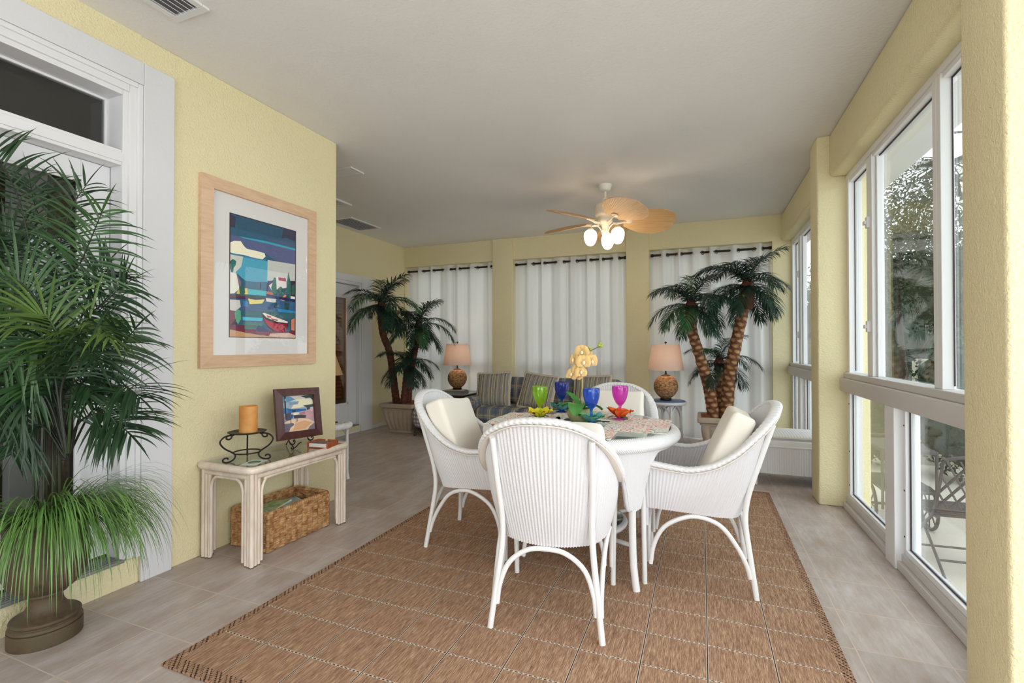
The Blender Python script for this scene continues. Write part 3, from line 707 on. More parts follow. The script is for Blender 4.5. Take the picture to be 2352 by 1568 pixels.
for az, L, w, e0, dr in ((-88, .15, .052, 1.25, 2.9), (150, .14, .026, 1.25, 1.2), (195, .10, .036, .9, 1.6), (30, .13, .034, .7, 1.6), (80, .11, .03, 1.0, 1.8)):
    nu = 14; G = np.zeros((nu, 5, 3)); UV = np.zeros((nu, 5, 2)); p = np.array([0.012, 0, .075]); e = e0
    for i in range(nu):
        s = i/(nu-1); ww = w*(math.sin(PI*(.10+.87*s))**.6)
        for j in range(5):
            q = j/2-1; up = .010*abs(q)
            G[i, j] = (p[0]-math.sin(e)*up, q*ww, p[2]+math.cos(e)*up); UV[i, j] = (s, q)
        e -= dr/nu; p = p+np.array([math.cos(e), 0, math.sin(e)])*L/(nu-1)
    m = MB(); m.grid(G, uv=UV); H = G.copy(); H[..., 2] -= .0015; m.grid(H, uv=UV, flip=True); m.build('leaf', leafm.m, orc, rotz=rad(az))
A = math.radians(21.6); RX, RY = math.cos(A), math.sin(A)
def ow(a, z, b=0.0): return (a*RX-b*RY, a*RY+b*RX, z)       # a across the view, b away
stem = [ow(.0, .07), ow(.006, .20), ow(.012, .30), ow(.03, .38), ow(.085, .42), ow(.13, .435)]
m = MB(); m.tube(catmull(stem, 30), .0032, 7); m.build('stem', plain('orchid_stem', srgb(96, 120, 70), .6), orc)
m = MB(); m.tube([ow(.014, .06, .006), ow(.016, .285, .004)], .0042, 8); m.build('stake', plain('cane_stake', srgb(214, 176, 130), .6), orc)
blo = NT('orchid_blossom'); blo.set(Base__Color=srgb(234, 192, 126), Roughness=.6); blo.b.inputs['Subsurface Weight'].default_value = .15
lipm = plain('orchid_lip', srgb(244, 232, 206), .6)
for (a, z, b, yaw, pit, sc) in ((.010, .405, -.01, -10, 10, 1.1), (-.030, .355, 0, -55, -10, 1.0), (.015, .345, -.035, 0, -5, 1.15), (.062, .350, -.01, 25, 5, 1.1), (-.012, .300, -.02, -25, -15, 1.0), (-.045, .272, -.01, -35, -25, 1.0), (.0, .285, -.035, 5, -20, .95), (-.018, .258, .0, -10, -40, .9), (.055, .385, .02, 60, 10, .9)):
    Mx = Matrix.Translation(ow(a, z, b)) @ Matrix.Rotation(A+rad(yaw), 4, 'Z') @ Matrix.Rotation(rad(pit), 4, 'X') @ Matrix.Scale(sc, 4)
    m = MB()
    for k, (ang, L, w) in enumerate(((90, .032, .018), (215, .030, .016), (325, .030, .016), (12, .034, .030), (168, .034, .030))):
        G = np.zeros((7, 5, 3)); ca, sa = math.cos(rad(ang)), math.sin(rad(ang))
        for i in range(7):
            s = i/6; ww = w*math.sin(PI*(.06+.86*s))**.7
            for j in range(5):
                q = j/2-1; x = .003+L*s; y = q*ww; G[i, j] = (x*ca-y*sa, -.004-.010*math.sin(PI*s*.8)+.004*q*q+(.003 if k < 3 else 0), x*sa+y*ca)
        m.grid(G); H = G.copy(); H[..., 1] += .0012; m.grid(H, flip=True)
    m.xf(Mx); bl = m.build('blossom', blo.m, orc)
    m = MB(); m.lathe(catmull([(0, -.012), (.006, -.008), (.008, 0), (.005, .008), (0, .010)], 10), 10, cap=False); m.xf(Mx @ Matrix.Translation((0, -.014, -.004))); m.build('lip', lipm, bl)
bud = plain('orchid_bud', srgb(176, 186, 74), .5)
for a, z in ((.058, .425), (.118, .452), (.124, .436), (.112, .440)):
    m = MB(); m.lathe(catmull([(0, -.009), (.008, -.004), (.0085, .004), (0, .010)], 9), 10, ow(a, z), cap=False); m.build('bud', bud, orc)
m = MB(); m.tube([ow(.052, .405), ow(.058, .42)], .0016, 5); m.tube([ow(.10, .425), ow(.118, .446)], .0016, 5); m.build('bud_stalk', plain('bud_stalk', srgb(104, 130, 70), .6), orc)
# ------------------------------------------------------------ pictures
def vcol(name, rough=0.6):
    t = NT(name); a = t.n('Attribute', _attribute_name='print'); n1 = t.noise(t.coord('Object'), 120, 3)
    t.set(Base__Color=t.mix(0.35, a.outputs['Color'], t.mix(n1, srgb(40, 40, 40), srgb(230, 230, 230)), 'SOFT_LIGHT'), Roughness=rough)
    t.b.inputs['Specular IOR Level'].default_value = .2; return t.m
MT['print'] = vcol('printed_picture')
def homog(src):
    """map of the plane taking the four src corners (tl, tr, br, bl) to the unit square"""
    A = []; b = []
    for (x, y), (u, v) in zip(src, ((0, 1), (1, 1), (1, 0), (0, 0))):
        A += [[x, y, 1, 0, 0, 0, -u*x, -u*y], [0, 0, 0, x, y, 1, -v*x, -v*y]]; b += [u, v]
    h = np.append(np.linalg.solve(np.array(A, float), np.array(b, float)), 1).reshape(3, 3)
    def f(p): q = h @ np.array([p[0], p[1], 1.0]); return q[:2]/q[2]
    return f
def art(name, polys, src, w, h, parent, place):
    """flat printed picture w x h: polys [(rgb, [(x, y) in the photo detail])], later ones printed over earlier ones"""
    f = homog(src); me = bpy.data.meshes.new(name); V = []; F = []; C = []
    for k, (rgb, P) in enumerate(polys):
        Q = [np.clip(f(p), 0, 1) for p in P]; o = len(V)
        ar = sum(Q[i][0]*Q[(i+1) % len(Q)][1]-Q[(i+1) % len(Q)][0]*Q[i][1] for i in range(len(Q)))
        if ar < 0: Q = Q[::-1]
        V += [place(q[0]*w, q[1]*h, 0.00006*k) for q in Q]; F.append(list(range(o, o+len(Q)))); C += [tuple(min(1, 1.22*c_) for c_ in srgb(*rgb)[:3])+(1,)]*len(Q)
    me.from_pydata([tuple(map(float, v)) for v in V], [], F)
    at = me.color_attributes.new('print', 'FLOAT_COLOR', 'CORNER'); at.data.foreach_set('color', np.array(C, np.float32).ravel())
    me.materials.append(MT['print']); o = bpy.data.objects.new(name, me); COL.objects.link(o); o.parent = parent; return o

def frame4(m, y0, y1, z0, z1, w, x0, x1, bev=.004):
    """mitred frame in a plane of constant x"""
    for a, b, c, d in (((y0, z0), (y1, z0), (y1-w, z0+w), (y0+w, z0+w)), ((y1, z0), (y1, z1), (y1-w, z1-w), (y1-w, z0+w)), ((y1, z1), (y0, z1), (y0+w, z1-w), (y1-w, z1-w)), ((y0, z1), (y0, z0), (y0+w, z0+w), (y0+w, z1-w))):
        V = [(x, p[0], p[1]) for x in (x0, x1) for p in (a, b, c, d)]
        V[4] = (x1-bev, a[0], a[1]); V[5] = (x1-bev, b[0], b[1]); V[6] = (x1, c[0], c[1]); V[7] = (x1, d[0], d[1])
        m.add(V, [[0, 1, 2, 3], [7, 6, 5, 4], [0, 4, 5, 1], [1, 5, 6, 2], [2, 6, 7, 3], [3, 7, 4, 0]], None, False)
WX = -2.62
pic = thing('framed_painting', 'large painting of boats in a harbour in a pale maple frame on the yellow wall', 'picture', (WX, 2.27, 1.05))
def rel(m, o): 
    M = Matrix.Translation(-Vector(o)); m.xf(M); return m
O = (WX, 2.27, 1.05)
m = MB(); frame4(m, 1.842, 2.702, 1.052, 2.15, .071, WX+.001, WX+.030, .006); rel(m, O).build('frame', MT['maple'], pic)
m = MB(); m.box((WX+.002, 1.91, 1.12), (WX+.010, 2.634, 2.082)); rel(m, O).build('mat_board', plain('white_mat', srgb(228, 226, 224), .8), pic)
A_ = (302, 345), (770, 475), (768, 1243), (296, 1237)
P = [((52, 92, 118), [(302, 345), (770, 475), (768, 1243), (296, 1237)]),
 ((48, 84, 108), [(340, 356), (680, 450), (670, 525), (530, 500), (350, 455)]), ((56, 58, 76), [(300, 350), (342, 372), (338, 450), (300, 440)]), ((60, 62, 84), [(680, 452), (770, 478), (770, 545), (700, 520), (672, 525)]),
 ((88, 96, 134), [(300, 500), (360, 512), (600, 560), (770, 610), (768, 720), (620, 680), (550, 630), (430, 600), (300, 548)]), ((70, 92, 124), [(560, 520), (770, 560), (770, 600), (600, 565)]),
 ((54, 158, 182), [(362, 510), (560, 545), (770, 598), (770, 612), (560, 560), (400, 525)]),
 ((232, 226, 204), [(298, 555), (330, 544), (378, 546), (400, 580), (420, 600), (500, 618), (548, 632), (556, 655), (535, 676), (470, 665), (400, 645), (330, 636), (298, 626)]),
 ((58, 124, 160), [(298, 628), (400, 648), (540, 680), (560, 668), (555, 690), (480, 684), (300, 640)]),
 ((196, 198, 190), [(298, 640), (395, 658), (390, 720), (350, 780), (298, 770)]), ((78, 158, 184), [(395, 660), (570, 690), (572, 840), (420, 840), (340, 770), (380, 730)]), ((190, 192, 186), [(570, 680), (768, 712), (766, 830), (600, 830), (568, 830)]),
 ((62, 102, 128), [(400, 830), (570, 850), (570, 905), (400, 890)]), ((70, 178, 190), [(430, 890), (560, 905), (560, 940), (430, 930)]), ((50, 92, 130), [(296, 950), (768, 960), (768, 1060), (296, 1050)]), ((66, 90, 128), [(390, 1000), (610, 1010), (600, 1055), (390, 1045)]),
 ((224, 220, 210), [(298, 770), (345, 780), (372, 830), (368, 890), (330, 922), (298, 925)]), ((128, 106, 126), [(345, 775), (380, 840), (376, 885), (366, 880)]), ((44, 106, 98), [(300, 690), (320, 674), (345, 690), (340, 720), (326, 740), (322, 770), (310, 770), (300, 740)]),
 ((214, 190, 96), [(345, 925), (360, 890), (425, 885), (430, 930)]), ((52, 100, 92), [(365, 880), (385, 858), (405, 880), (408, 920), (390, 940), (370, 925)]), ((96, 44, 60), [(298, 930), (420, 945), (420, 960), (298, 962)]),
 ((218, 208, 204), [(575, 860), (640, 800), (705, 830), (705, 880), (600, 900)]), ((160, 34, 60), [(645, 805), (700, 812), (702, 835), (650, 828)]), ((60, 38, 92), [(565, 850), (630, 812), (628, 825), (572, 870), (570, 910), (560, 905)]), ((186, 96, 80), [(560, 905), (610, 915), (605, 935), (560, 930)]),
 ((40, 102, 90), [(595, 880), (615, 805), (630, 810), (635, 900), (625, 940), (605, 920)]), ((40, 98, 88), [(705, 870), (717, 765), (735, 840), (738, 940), (715, 960)]), ((44, 92, 84), [(640, 890), (665, 870), (690, 900), (680, 950), (650, 940)]), ((62, 40, 60), [(735, 830), (768, 835), (768, 960), (738, 955)]), ((48, 96, 84), [(742, 870), (764, 850), (766, 930), (742, 930)]),
 ((216, 136, 98), [(660, 970), (690, 930), (705, 935), (690, 975)]), ((226, 222, 216), [(735, 940), (766, 945), (766, 962), (735, 958)]), ((42, 78, 86), [(690, 950), (725, 930), (728, 980), (700, 985)]), ((42, 36, 84), [(560, 925), (768, 965), (768, 985), (560, 945)]),
 ((36, 72, 74), [(420, 930), (560, 940), (555, 962), (420, 955)]), ((58, 40, 70), [(296, 950), (560, 958), (560, 966), (296, 962)]),
 ((224, 206, 120), [(428, 958), (480, 970), (548, 965), (530, 995), (440, 1000)]), ((210, 206, 204), [(556, 955), (628, 962), (628, 990), (560, 980)]), ((200, 196, 190), [(296, 968), (370, 972), (376, 1020), (340, 1050), (298, 1045)]), ((54, 120, 170), [(390, 975), (430, 985), (430, 1020), (395, 1015)]), ((36, 70, 88), [(620, 985), (640, 990), (636, 1030), (615, 1020)]), ((34, 74, 78), [(690, 990), (730, 995), (720, 1040), (690, 1030)]), ((46, 130, 180), [(640, 1030), (768, 1050), (768, 1080), (640, 1060)]),
 ((52, 98, 104), [(390, 1045), (768, 1062), (768, 1100), (390, 1090)]), ((70, 178, 204), [(388, 1092), (535, 1100), (530, 1122), (390, 1118)]), ((80, 96, 120), [(400, 1118), (535, 1124), (540, 1135), (400, 1132)]), ((64, 120, 108), [(390, 1130), (540, 1136), (520, 1165), (390, 1160)]),
 ((118, 58, 72), [(296, 1040), (335, 1060), (340, 1110), (310, 1150), (296, 1155)]), ((90, 160, 130), [(332, 1060), (352, 1035), (375, 1050), (378, 1110), (355, 1145), (338, 1120)]), ((38, 24, 40), [(305, 1150), (340, 1105), (342, 1150)]),
 ((112, 40, 64), [(296, 1150), (480, 1155), (560, 1190), (700, 1200), (768, 1185), (768, 1225), (296, 1215)]), ((60, 110, 96), [(400, 1155), (500, 1160), (520, 1185), (400, 1180)]), ((50, 64, 104), [(500, 1150), (575, 1185), (560, 1200), (480, 1190)]),
 ((190, 148, 112), [(296, 1185), (330, 1190), (400, 1205), (520, 1225), (640, 1215), (768, 1240), (768, 1243), (296, 1237)]), ((204, 176, 160), [(585, 1212), (720, 1205), (768, 1225), (768, 1240), (590, 1235)]), ((122, 62, 80), [(470, 1195), (580, 1200), (575, 1232), (500, 1215)]), ((196, 126, 96), [(738, 1110), (764, 1100), (762, 1190), (738, 1185)]),
 ((40, 30, 36), [(526, 1065), (545, 1060), (620, 1085), (718, 1125), (715, 1175), (690, 1200), (610, 1195), (570, 1165), (540, 1120)]), ((168, 30, 56), [(540, 1100), (570, 1118), (640, 1140), (714, 1140), (704, 1180), (690, 1198), (620, 1192), (575, 1160), (550, 1128)]), ((120, 22, 44), [(685, 1145), (714, 1138), (700, 1190), (684, 1190)]),
 ((222, 212, 206), [(530, 1066), (545, 1062), (620, 1090), (714, 1125), (712, 1135), (640, 1128), (560, 1096)]), ((168, 96, 72), [(560, 1080), (590, 1086), (596, 1098), (565, 1096)]), ((150, 70, 66), [(590, 1100), (640, 1112), (640, 1120), (600, 1114)]),
 ((40, 34, 44), [(513, 840), (517, 840), (519, 890), (514, 890)])]
art('artwork', P, A_, .494, .736, pic, lambda u, v, z: (.0105+z, 2.028-2.27+u, 1.232-1.05+v))
m = MB(); frame4(m, 2.024, 2.526, 1.228, 1.972, .005, WX+.010, WX+.0125, .001); rel(m, O).build('mat_edge', plain('dark_mat_edge', srgb(70, 40, 44), .7), pic)
m = MB(); m.box((WX+.0175, 1.912, 1.122), (WX+.0185, 2.632, 2.080)); rel(m, O).build('glass', MT['picglass'], pic)

# ------------------------------------------------------------ rattan console table under the painting
X0, X1, Y0, Y1, ZT = -2.600, -2.222, 1.862, 2.566, .535
ct = thing('console_table', 'whitewashed rattan console table with glass top under the painting', 'table', (-2.41, 2.226, 0))
O = (-2.41, 2.226, 0)
def rb(m, name, mat, par=ct): return rel(m, O).build(name, mat, par)
def rrect(x0, x1, y0, y1, r, z, n=8):
    P = []
    for cx, cy, a0 in ((x1-r, y1-r, 0), (x0+r, y1-r, 90), (x0+r, y0+r, 180), (x1-r, y0+r, 270)):
        for k in range(n): a = rad(a0+90*k/(n-1)); P.append((cx+r*math.cos(a), cy+r*math.sin(a), z))
    return np.array(P)
m = MB(); m.tube(rrect(X0-.012, X1+.014, Y0-.014, Y1+.014, .035, ZT-.021), .0205, 12, closed=True, up=(0, 0, 1)); rb(m, 'top_rail', MT['rattan'])
m = MB(); m.box((X0, Y0, ZT-.014), (X1, Y1, ZT-.006), .002); rb(m, 'glass_top', MT['tableglass'])
for s in range(2):
    ya, yb = Y0, Y1; x = (X0+.014, X1-.002)[s]
    m = MB(); m.tube([(x, Y0+.03, ZT-.058), (x, Y1-.03, ZT-.058)], .0145, 10)
    rb(m, 'apron_rail', MT['rattan'])
    m = MB(); P = [(x, Y0+.062, .018), (x, Y0+.062, .30), (x, Y0+.064, .40), (x, Y0+.085, .445), (x, Y0+.13, .458), (x, Y1-.13, .458), (x, Y1-.085, .445), (x, Y1-.064, .40), (x, Y1-.062, .30), (x, Y1-.062, .018)]
    m.tube(catmull(P, 60), .0085, 8); rb(m, 'bent_cane', MT['rattan'])
    y = (Y0+.002, Y1-.002)[s]
    m = MB(); m.tube([(X0+.03, y, ZT-.058), (X1-.03, y, ZT-.058)], .0145, 10); rb(m, 'apron_rail', MT['rattan'])
    m = MB(); P = [(X0+.066, y, .018), (X0+.066, y, .32), (X0+.07, y, .41), (X0+.10, y, .452), (X0+.14, y, .458), (X1-.14, y, .458), (X1-.10, y, .452), (X1-.07, y, .41), (X1-.066, y, .32), (X1-.066, y, .018)]
    m.tube(catmull(P, 50), .0085, 8); rb(m, 'bent_cane', MT['rattan'])
for cx, sx in ((X0+.012, 1), (X1, -1)):
    for cy, sy in ((Y0, 1), (Y1, -1)):
        m = MB(); tip = MB()
        for dx, dy, r in ((0, 0, .013), (.022, .002, .0115), (.043, .003, .0105), (.002, .022, .0115), (.003, .043, .0105), (.02, .02, .012)):
            p = (cx+sx*dx, cy+sy*dy)
            m.tube([(p[0], p[1], .006), (p[0], p[1], ZT-.04)], r, 10); tip.tube([(p[0], p[1], 0), (p[0], p[1], .006)], r*.98, 10)
        lg = rb(m, 'leg', MT['rattan']); o = rel(tip, O).build('leg_tip', MT['rattan_gap'], lg)

# wrought iron candle stand, candle
cx, cy = -2.425, 2.0; zc = ZT-.006
cs = thing('candle_stand', 'black wrought iron candle stand with scrolled feet on the console table', 'candle stand', (cx, cy, zc))
for k in range(3):
    a = rad(20+120*k); c, s = math.cos(a), math.sin(a)
    q = [(.075, .152), (.066, .142), (.060, .128), (.068, .118), (.078, .122), (.080, .134), (.074, .146)]   # upper curl
    up = [(.092+.018*math.cos(t), .128+.018*math.sin(t)) for t in np.linspace(-2.4, -7.2, 14)]
    P = [(.081, .150-.008), (.083, .133), (.090, .126), (.098, .130), (.099, .139), (.093, .143)][::-1]
    side = [(.074, .1545), (.105, .152), (.122, .135), (.124, .115), (.108, .085), (.082, .058), (.070, .040), (.074, .020), (.090, .008), (.106, .008), (.115, .019), (.110, .031), (.099, .031), (.096, .023)]
    curl = [(.074, .1545), (.082, .150), (.085, .139), (.093, .133), (.102, .138), (.101, .149)]
    m = MB()
    for Q in (side, curl):
        m.tube([((.075+(r-.075)*1.5)*c, (.075+(r-.075)*1.5)*s, z-.0045) for r, z in catmull(Q, 50)], .0045, 7)
    m.build('scroll_foot', MT['black_iron'], cs)
m = MB(); m.tube([(.070*math.cos(t), .070*math.sin(t), .042) for t in np.linspace(0, 2*PI, 40, endpoint=False)], .0038, 7, closed=True); m.build('ring', MT['black_iron'], cs)
m = MB(); m.lathe([(0, .150), (.09, .152), (.100, .158), (.100, .160), (.088, .156), (0, .155)], 40, cap=False); m.build('plate', MT['black_iron'], cs)
m = MB(); m.lathe(catmull([(.047, 0), (.0475, .002), (.0475, .138), (.0455, .144), (.041, .143), (.036, .133), (.015, .130), (0, .130)], 40), 36, cap=True)
wax = NT('amber_wax'); wax.set(Base__Color=wax.ramp(wax.noise(wax.coord('Object'), 14, 4), [(.3, srgb(206, 138, 64)), (.7, srgb(226, 166, 92))]), Roughness=.45); wax.b.inputs['Subsurface Weight'].default_value = .35; wax.b.inputs['Subsurface Radius'].default_value = (.02, .01, .004)
cn = m.build('candle', wax.m, loc=(cx+.008, cy, zc+.1553)); tag(cn, 'thick amber pillar candle standing on the black iron stand', 'candle')
m = MB(); m.tube([(0, 0, .129), (.001, 0, .14)], .0012, 6); m.build('wick', MT['gasket'], cn)

# small framed picture on an easel
B0 = Vector((-2.400, 2.361, .586)); Rm = Matrix.Rotation(rad(-9.4), 4, 'Z') @ Matrix.Rotation(rad(-9.8), 4, 'Y')
Mp = Matrix.Translation(B0) @ Rm @ Matrix.Rotation(rad(-1.8), 4, 'X')
sp = thing('small_picture', 'small painting of a seaside terrace in a wide dark red frame on the console', 'picture'); sp.matrix_world = Mp
m = MB(); frame4(m, -.160, .160, 0, .320, .047, 0, .024, .006); m.build('frame', MT['mahogany'], sp)
m = MB(); m.box((0.001, -.12, .04), (.004, .12, .28)); m.build('backing', MT['dark_wood'], sp)
src = ((392, 347), (890, 315), (957, 918), (447, 968))
P = [((150, 164, 176), [(392, 347), (890, 315), (957, 918), (447, 968)]), ((196, 190, 178), [(500, 340), (760, 325), (780, 450), (560, 470)]), ((214, 208, 184), [(640, 400), (890, 380), (900, 480), (700, 540), (560, 560), (600, 470)]), ((98, 142, 176), [(395, 360), (530, 350), (620, 400), (500, 450), (405, 470)]), ((120, 150, 172), [(520, 440), (680, 430), (660, 480), (540, 500)]),
 ((48, 100, 156), [(412, 545), (560, 560), (790, 560), (800, 590), (680, 610), (420, 640)]), ((70, 116, 168), [(412, 545), (520, 545), (515, 640), (420, 640)]), ((58, 74, 60), [(700, 345), (890, 318), (900, 420), (850, 370), (790, 380), (740, 360)]), ((66, 78, 76), [(745, 505), (905, 480), (910, 530), (860, 540), (850, 590), (810, 580), (800, 535)]),
 ((186, 150, 160), [(700, 640), (800, 590), (915, 540), (930, 760), (720, 720)]), ((198, 176, 186), [(860, 535), (910, 525), (915, 610), (865, 600)]), ((170, 120, 120), [(690, 630), (770, 600), (790, 640), (720, 690)]), ((84, 78, 88), [(480, 640), (560, 620), (560, 750), (490, 760)]), ((70, 66, 76), [(600, 660), (800, 670), (790, 720), (610, 720)]), ((156, 140, 150), [(425, 680), (480, 680), (490, 780), (432, 790)]),
 ((214, 190, 164), [(440, 800), (560, 745), (700, 722), (840, 735), (945, 790), (957, 918), (447, 968)]), ((110, 104, 120), [(438, 815), (600, 800), (620, 830), (560, 880), (540, 958), (447, 968)]), ((206, 160, 122), [(640, 800), (780, 760), (900, 800), (800, 900), (600, 930)]), ((130, 118, 128), [(860, 870), (955, 800), (957, 918), (840, 925)]),
 ((60, 60, 66), [(445, 350), (470, 348), (492, 740), (478, 740)]), ((206, 190, 178), [(455, 390), (468, 388), (470, 430), (458, 430)]), ((218, 210, 196), [(580, 640), (620, 622), (680, 622), (690, 645), (650, 665), (600, 668)]), ((58, 90, 140), [(540, 650), (600, 660), (590, 720), (560, 725)]), ((62, 56, 60), [(575, 585), (632, 580), (632, 615), (580, 620)]), ((60, 54, 60), [(556, 725), (566, 725), (566, 810), (558, 810)]), ((70, 62, 64), [(636, 680), (644, 680), (648, 790), (640, 790)]), ((70, 62, 64), [(662, 680), (668, 680), (668, 780), (662, 780)])]
art('artwork', P, src, .230, .230, sp, lambda u, v, z: (.0045+z, -.115+u, .045+v))
es = thing('picture_easel', 'little black iron easel holding the small terrace painting', 'easel', (-2.40, 2.36, zc))
for y in (-.075, .075):
    m = MB(); P = [(-.07, .22), (-.035, .12), (-.004, .042), (.010, .034), (.030, .036), (.040, .050), (.034, .062), (.026, .056), (.028, .048)]
    m.tube([(x, y, z) for x, z in catmull(P, 40)], .0038, 7); P = [(-.004, .044), (.020, .022), (.030, .008), (.020, .0042), (.010, .006), (.011, .014)]
    m.tube([(x, y, z) for x, z in catmull(P, 26)], .0038, 7); m.build('hook', MT['black_iron'], es)
m = MB(); P = [(-.035, -.075, .12), (-.035, .085, .12)]; m.tube(P, .0035, 6); m.tube([(-.035, .005, .12), (-.12, .005, .004)], .0035, 6); m.tube([(-.02, -.075, .085), (-.02, .085, .085)], .0035, 6)
m.tube([(.015, y, .020+.012*math.sin((y+.03)*60)) for y in np.linspace(-.06, .0, 16)], .0035, 6); m.build('back_strut', MT['black_iron'], es)

# coaster box and a loose printed card
bx = thing('coaster_holder', 'small reddish wooden holder with white-edged coasters on the console end', 'coaster holder', (-2.275, 2.43, zc), rotz=rad(8))
m = MB(); m.box((-.075, -.058, 0), (.075, .058, .006), .001)
m.box((.0, .050, .006), (.075, .058, .036), .001); m.box((-.075, .050, .006), (-.02, .058, .036), .001); m.box((.066, -.058, .006), (.075, .05, .036), .001); m.box((-.075, -.058, .006), (-.066, .05, .036), .001)
m.build('tray', MT['cherry'], bx)
cst = plain('coaster_edge', srgb(236, 232, 226), .7); cpr = plain('coaster_print', srgb(120, 106, 92), .6, var=.5, vscale=60)
for k in range(3):
    m = MB(); m.box((-.062, -.055, .0065+k*.0075), (.062, .046, .0065+k*.0075+.0065), .001); c = m.build('coaster', cst, bx)
    if k == 2: m = MB(); m.box((-.056, -.049, .0281), (.056, .040, .0285)); m.build('coaster_print', cpr, c)
cdn = thing('picture_card', 'small printed card lying flat on the near corner of the console', 'card', (-2.315, 1.955, zc+.0002), rotz=rad(20))
m = MB(); m.box((-.045, -.065, 0), (.045, .065, .0015)); m.build('card', plain('card_white', srgb(226, 228, 224), .6), cdn)
m = MB(); m.lathe([(0, .0016), (.034, .0016), (.034, .0019), (0, .0019)], 24, cap=False); m.build('printed_scene', plain('card_print', srgb(120, 140, 110), .6, var=.5, vscale=70), cdn)

# ------------------------------------------------------------ woven basket with magazines
bs = thing('woven_basket', 'brown seagrass basket full of magazines under the console table', 'basket', (-2.435, 2.262, 0), rotz=rad(-1.5))
hy = NT('water_hyacinth'); co = hy.coord('Object'); n1 = hy.noise(co, 26, 3); n2 = hy.noise(hy.coord('Object', (1, 1, 6)), 30, 4)
hy.set(Base__Color=hy.ramp(hy.math('ADD', hy.math('MULTIPLY', n1, .6), hy.math('MULTIPLY', n2, .5)), [(.36, srgb(112, 72, 42)), (.5, srgb(168, 118, 72)), (.66, srgb(212, 172, 122))]), Roughness=.7); hy.bump(n2, .8, .004); MT['hyacinth'] = hy.m
hx, hyy, hz_ = .155, .24, .222
def wall_weave(m, P0, P1, outn, inner=False):
    P0, P1 = np.array(P0, float), np.array(P1, float); L = np.linalg.norm(P1-P0); nc = max(4, round(L/.042)); nr = 9
    nu, nv = nc*10+1, nr*8+1; u = np.linspace(0, 1, nu); v = np.linspace(0, 1, nv)
    U, V = np.meshgrid(u, v, indexing='ij'); su, sv = U*nc, V*nr
    over = np.where(((np.floor(np.clip(su, 0, nc-1e-6))+np.floor(np.clip(sv, 0, nr-1e-6))) % 2) == 0, 1.0, 0.0)
    strand = np.abs(np.sin(PI*su))**.7; row = np.abs(np.sin(PI*sv*2))**.5
    D = over*(strand*.010+row*.004*strand)+(1-over)*(.003*np.abs(np.sin(PI*sv*1))+.002*np.abs(np.sin(PI*su*3)))
    G = P0+(P1-P0)*U[..., None]; G[..., 2] = .004+V*(hz_-.016)
    G = G+np.array(outn)*(D*(.6 if inner else 1))[..., None]
    m.grid(G, flip=inner)
m = MB(); x, y = hx-.012, hyy-.012
for P0, P1, o in (((x, -y, 0), (x, y, 0), (1, 0, 0)), ((x, y, 0), (-x, y, 0), (0, 1, 0)), ((-x, y, 0), (-x, -y, 0), (-1, 0, 0)), ((-x, -y, 0), (x, -y, 0), (0, -1, 0))):
    wall_weave(m, P0, P1, o); q = .008; s0 = [a-q*(1 if a > 0 else -1) if abs(a) > .01 else a for a in P0]; s1 = [a-q*(1 if a > 0 else -1) if abs(a) > .01 else a for a in P1]
    wall_weave(m, s0, s1, tuple(-k for k in o), True)
for a, b in ((x, y), (-x, y), (-x, -y), (x, -y)): m.tube([(a, b, z) for z in np.linspace(.004, hz_-.008, 40)], .011, 8, mod=lambda i, q: 1+.15*math.sin(i*1.1))
m.box((-x, -y, .002), (x, y, .010)); m.build('woven_wall', MT['hyacinth'], bs)
m = MB(); P = rrect(-x, x, -y, y, .02, hz_-.006, 6); Q = []
for i in range(len(P)):
    for t_ in np.linspace(0, 1, 14, endpoint=False): Q.append(P[i]*(1-t_)+P[(i+1) % len(P)]*t_)
Q = np.array(Q); L = np.r_[0, np.cumsum(np.linalg.norm(np.diff(Q, axis=0), axis=1))]; n = 420; s_ = np.linspace(0, L[-1], n, endpoint=False); Q = np.stack([np.interp(s_, L, Q[:, k]) for k in range(3)], 1)
dip = np.exp(-((Q[:, 0])/.05)**4)*(Q[:, 1] > y-.03); Q[:, 2] -= 0*dip
m.tube(Q, .0145, 10, closed=True, up=(0, 0, 1), mod=lambda i, a: 1+.14*math.sin(i*1.25+a)); m.build('rolled_rim', MT['hyacinth'], bs)
def cover(name, cols, sc):
    t = NT(name); f = t.noise(t.coord('Object'), sc, 4, .6); t.set(Base__Color=t.ramp(f, [(.25+.5*i/(len(cols)-1), srgb(*c)) for i, c in enumerate(cols)]), Roughness=.35); return t.m
mags = [((-.030, -.08, .188), (6, -8, 8), [(60, 110, 50), (110, 150, 70), (180, 196, 150), (60, 90, 60)], 'magazine with a green garden cover in the basket'), ((.02, -.02, .196), (6, -4, -26), [(60, 150, 170), (70, 180, 200), (190, 170, 140), (60, 70, 60)], 'magazine with a turquoise pool cover on top in the basket'), ((-.01, .07, .150), (2, 5, 12), [(222, 222, 218), (206, 206, 200), (190, 190, 190)], 'pale magazine half covered in the basket')]
for k, (p, r, cl, lab) in enumerate(mags):
    mg = thing('magazine', lab, 'magazine', group='magazines in the basket')
    mg.matrix_world = Matrix.Translation((-2.435+p[0], 2.262+p[1], p[2])) @ Euler([rad(q) for q in r]).to_matrix().to_4x4()
    m = MB(); m.box((-.085, -.105, -.004), (.085, .105, .004), .001); m.build('pages', plain('page_white', srgb(236, 236, 232), .7), mg)
    m = MB(); m.box((-.08, -.10, .0042), (.08, .10, .0048)); m.build('cover', cover('cover_print', cl, 16), mg)
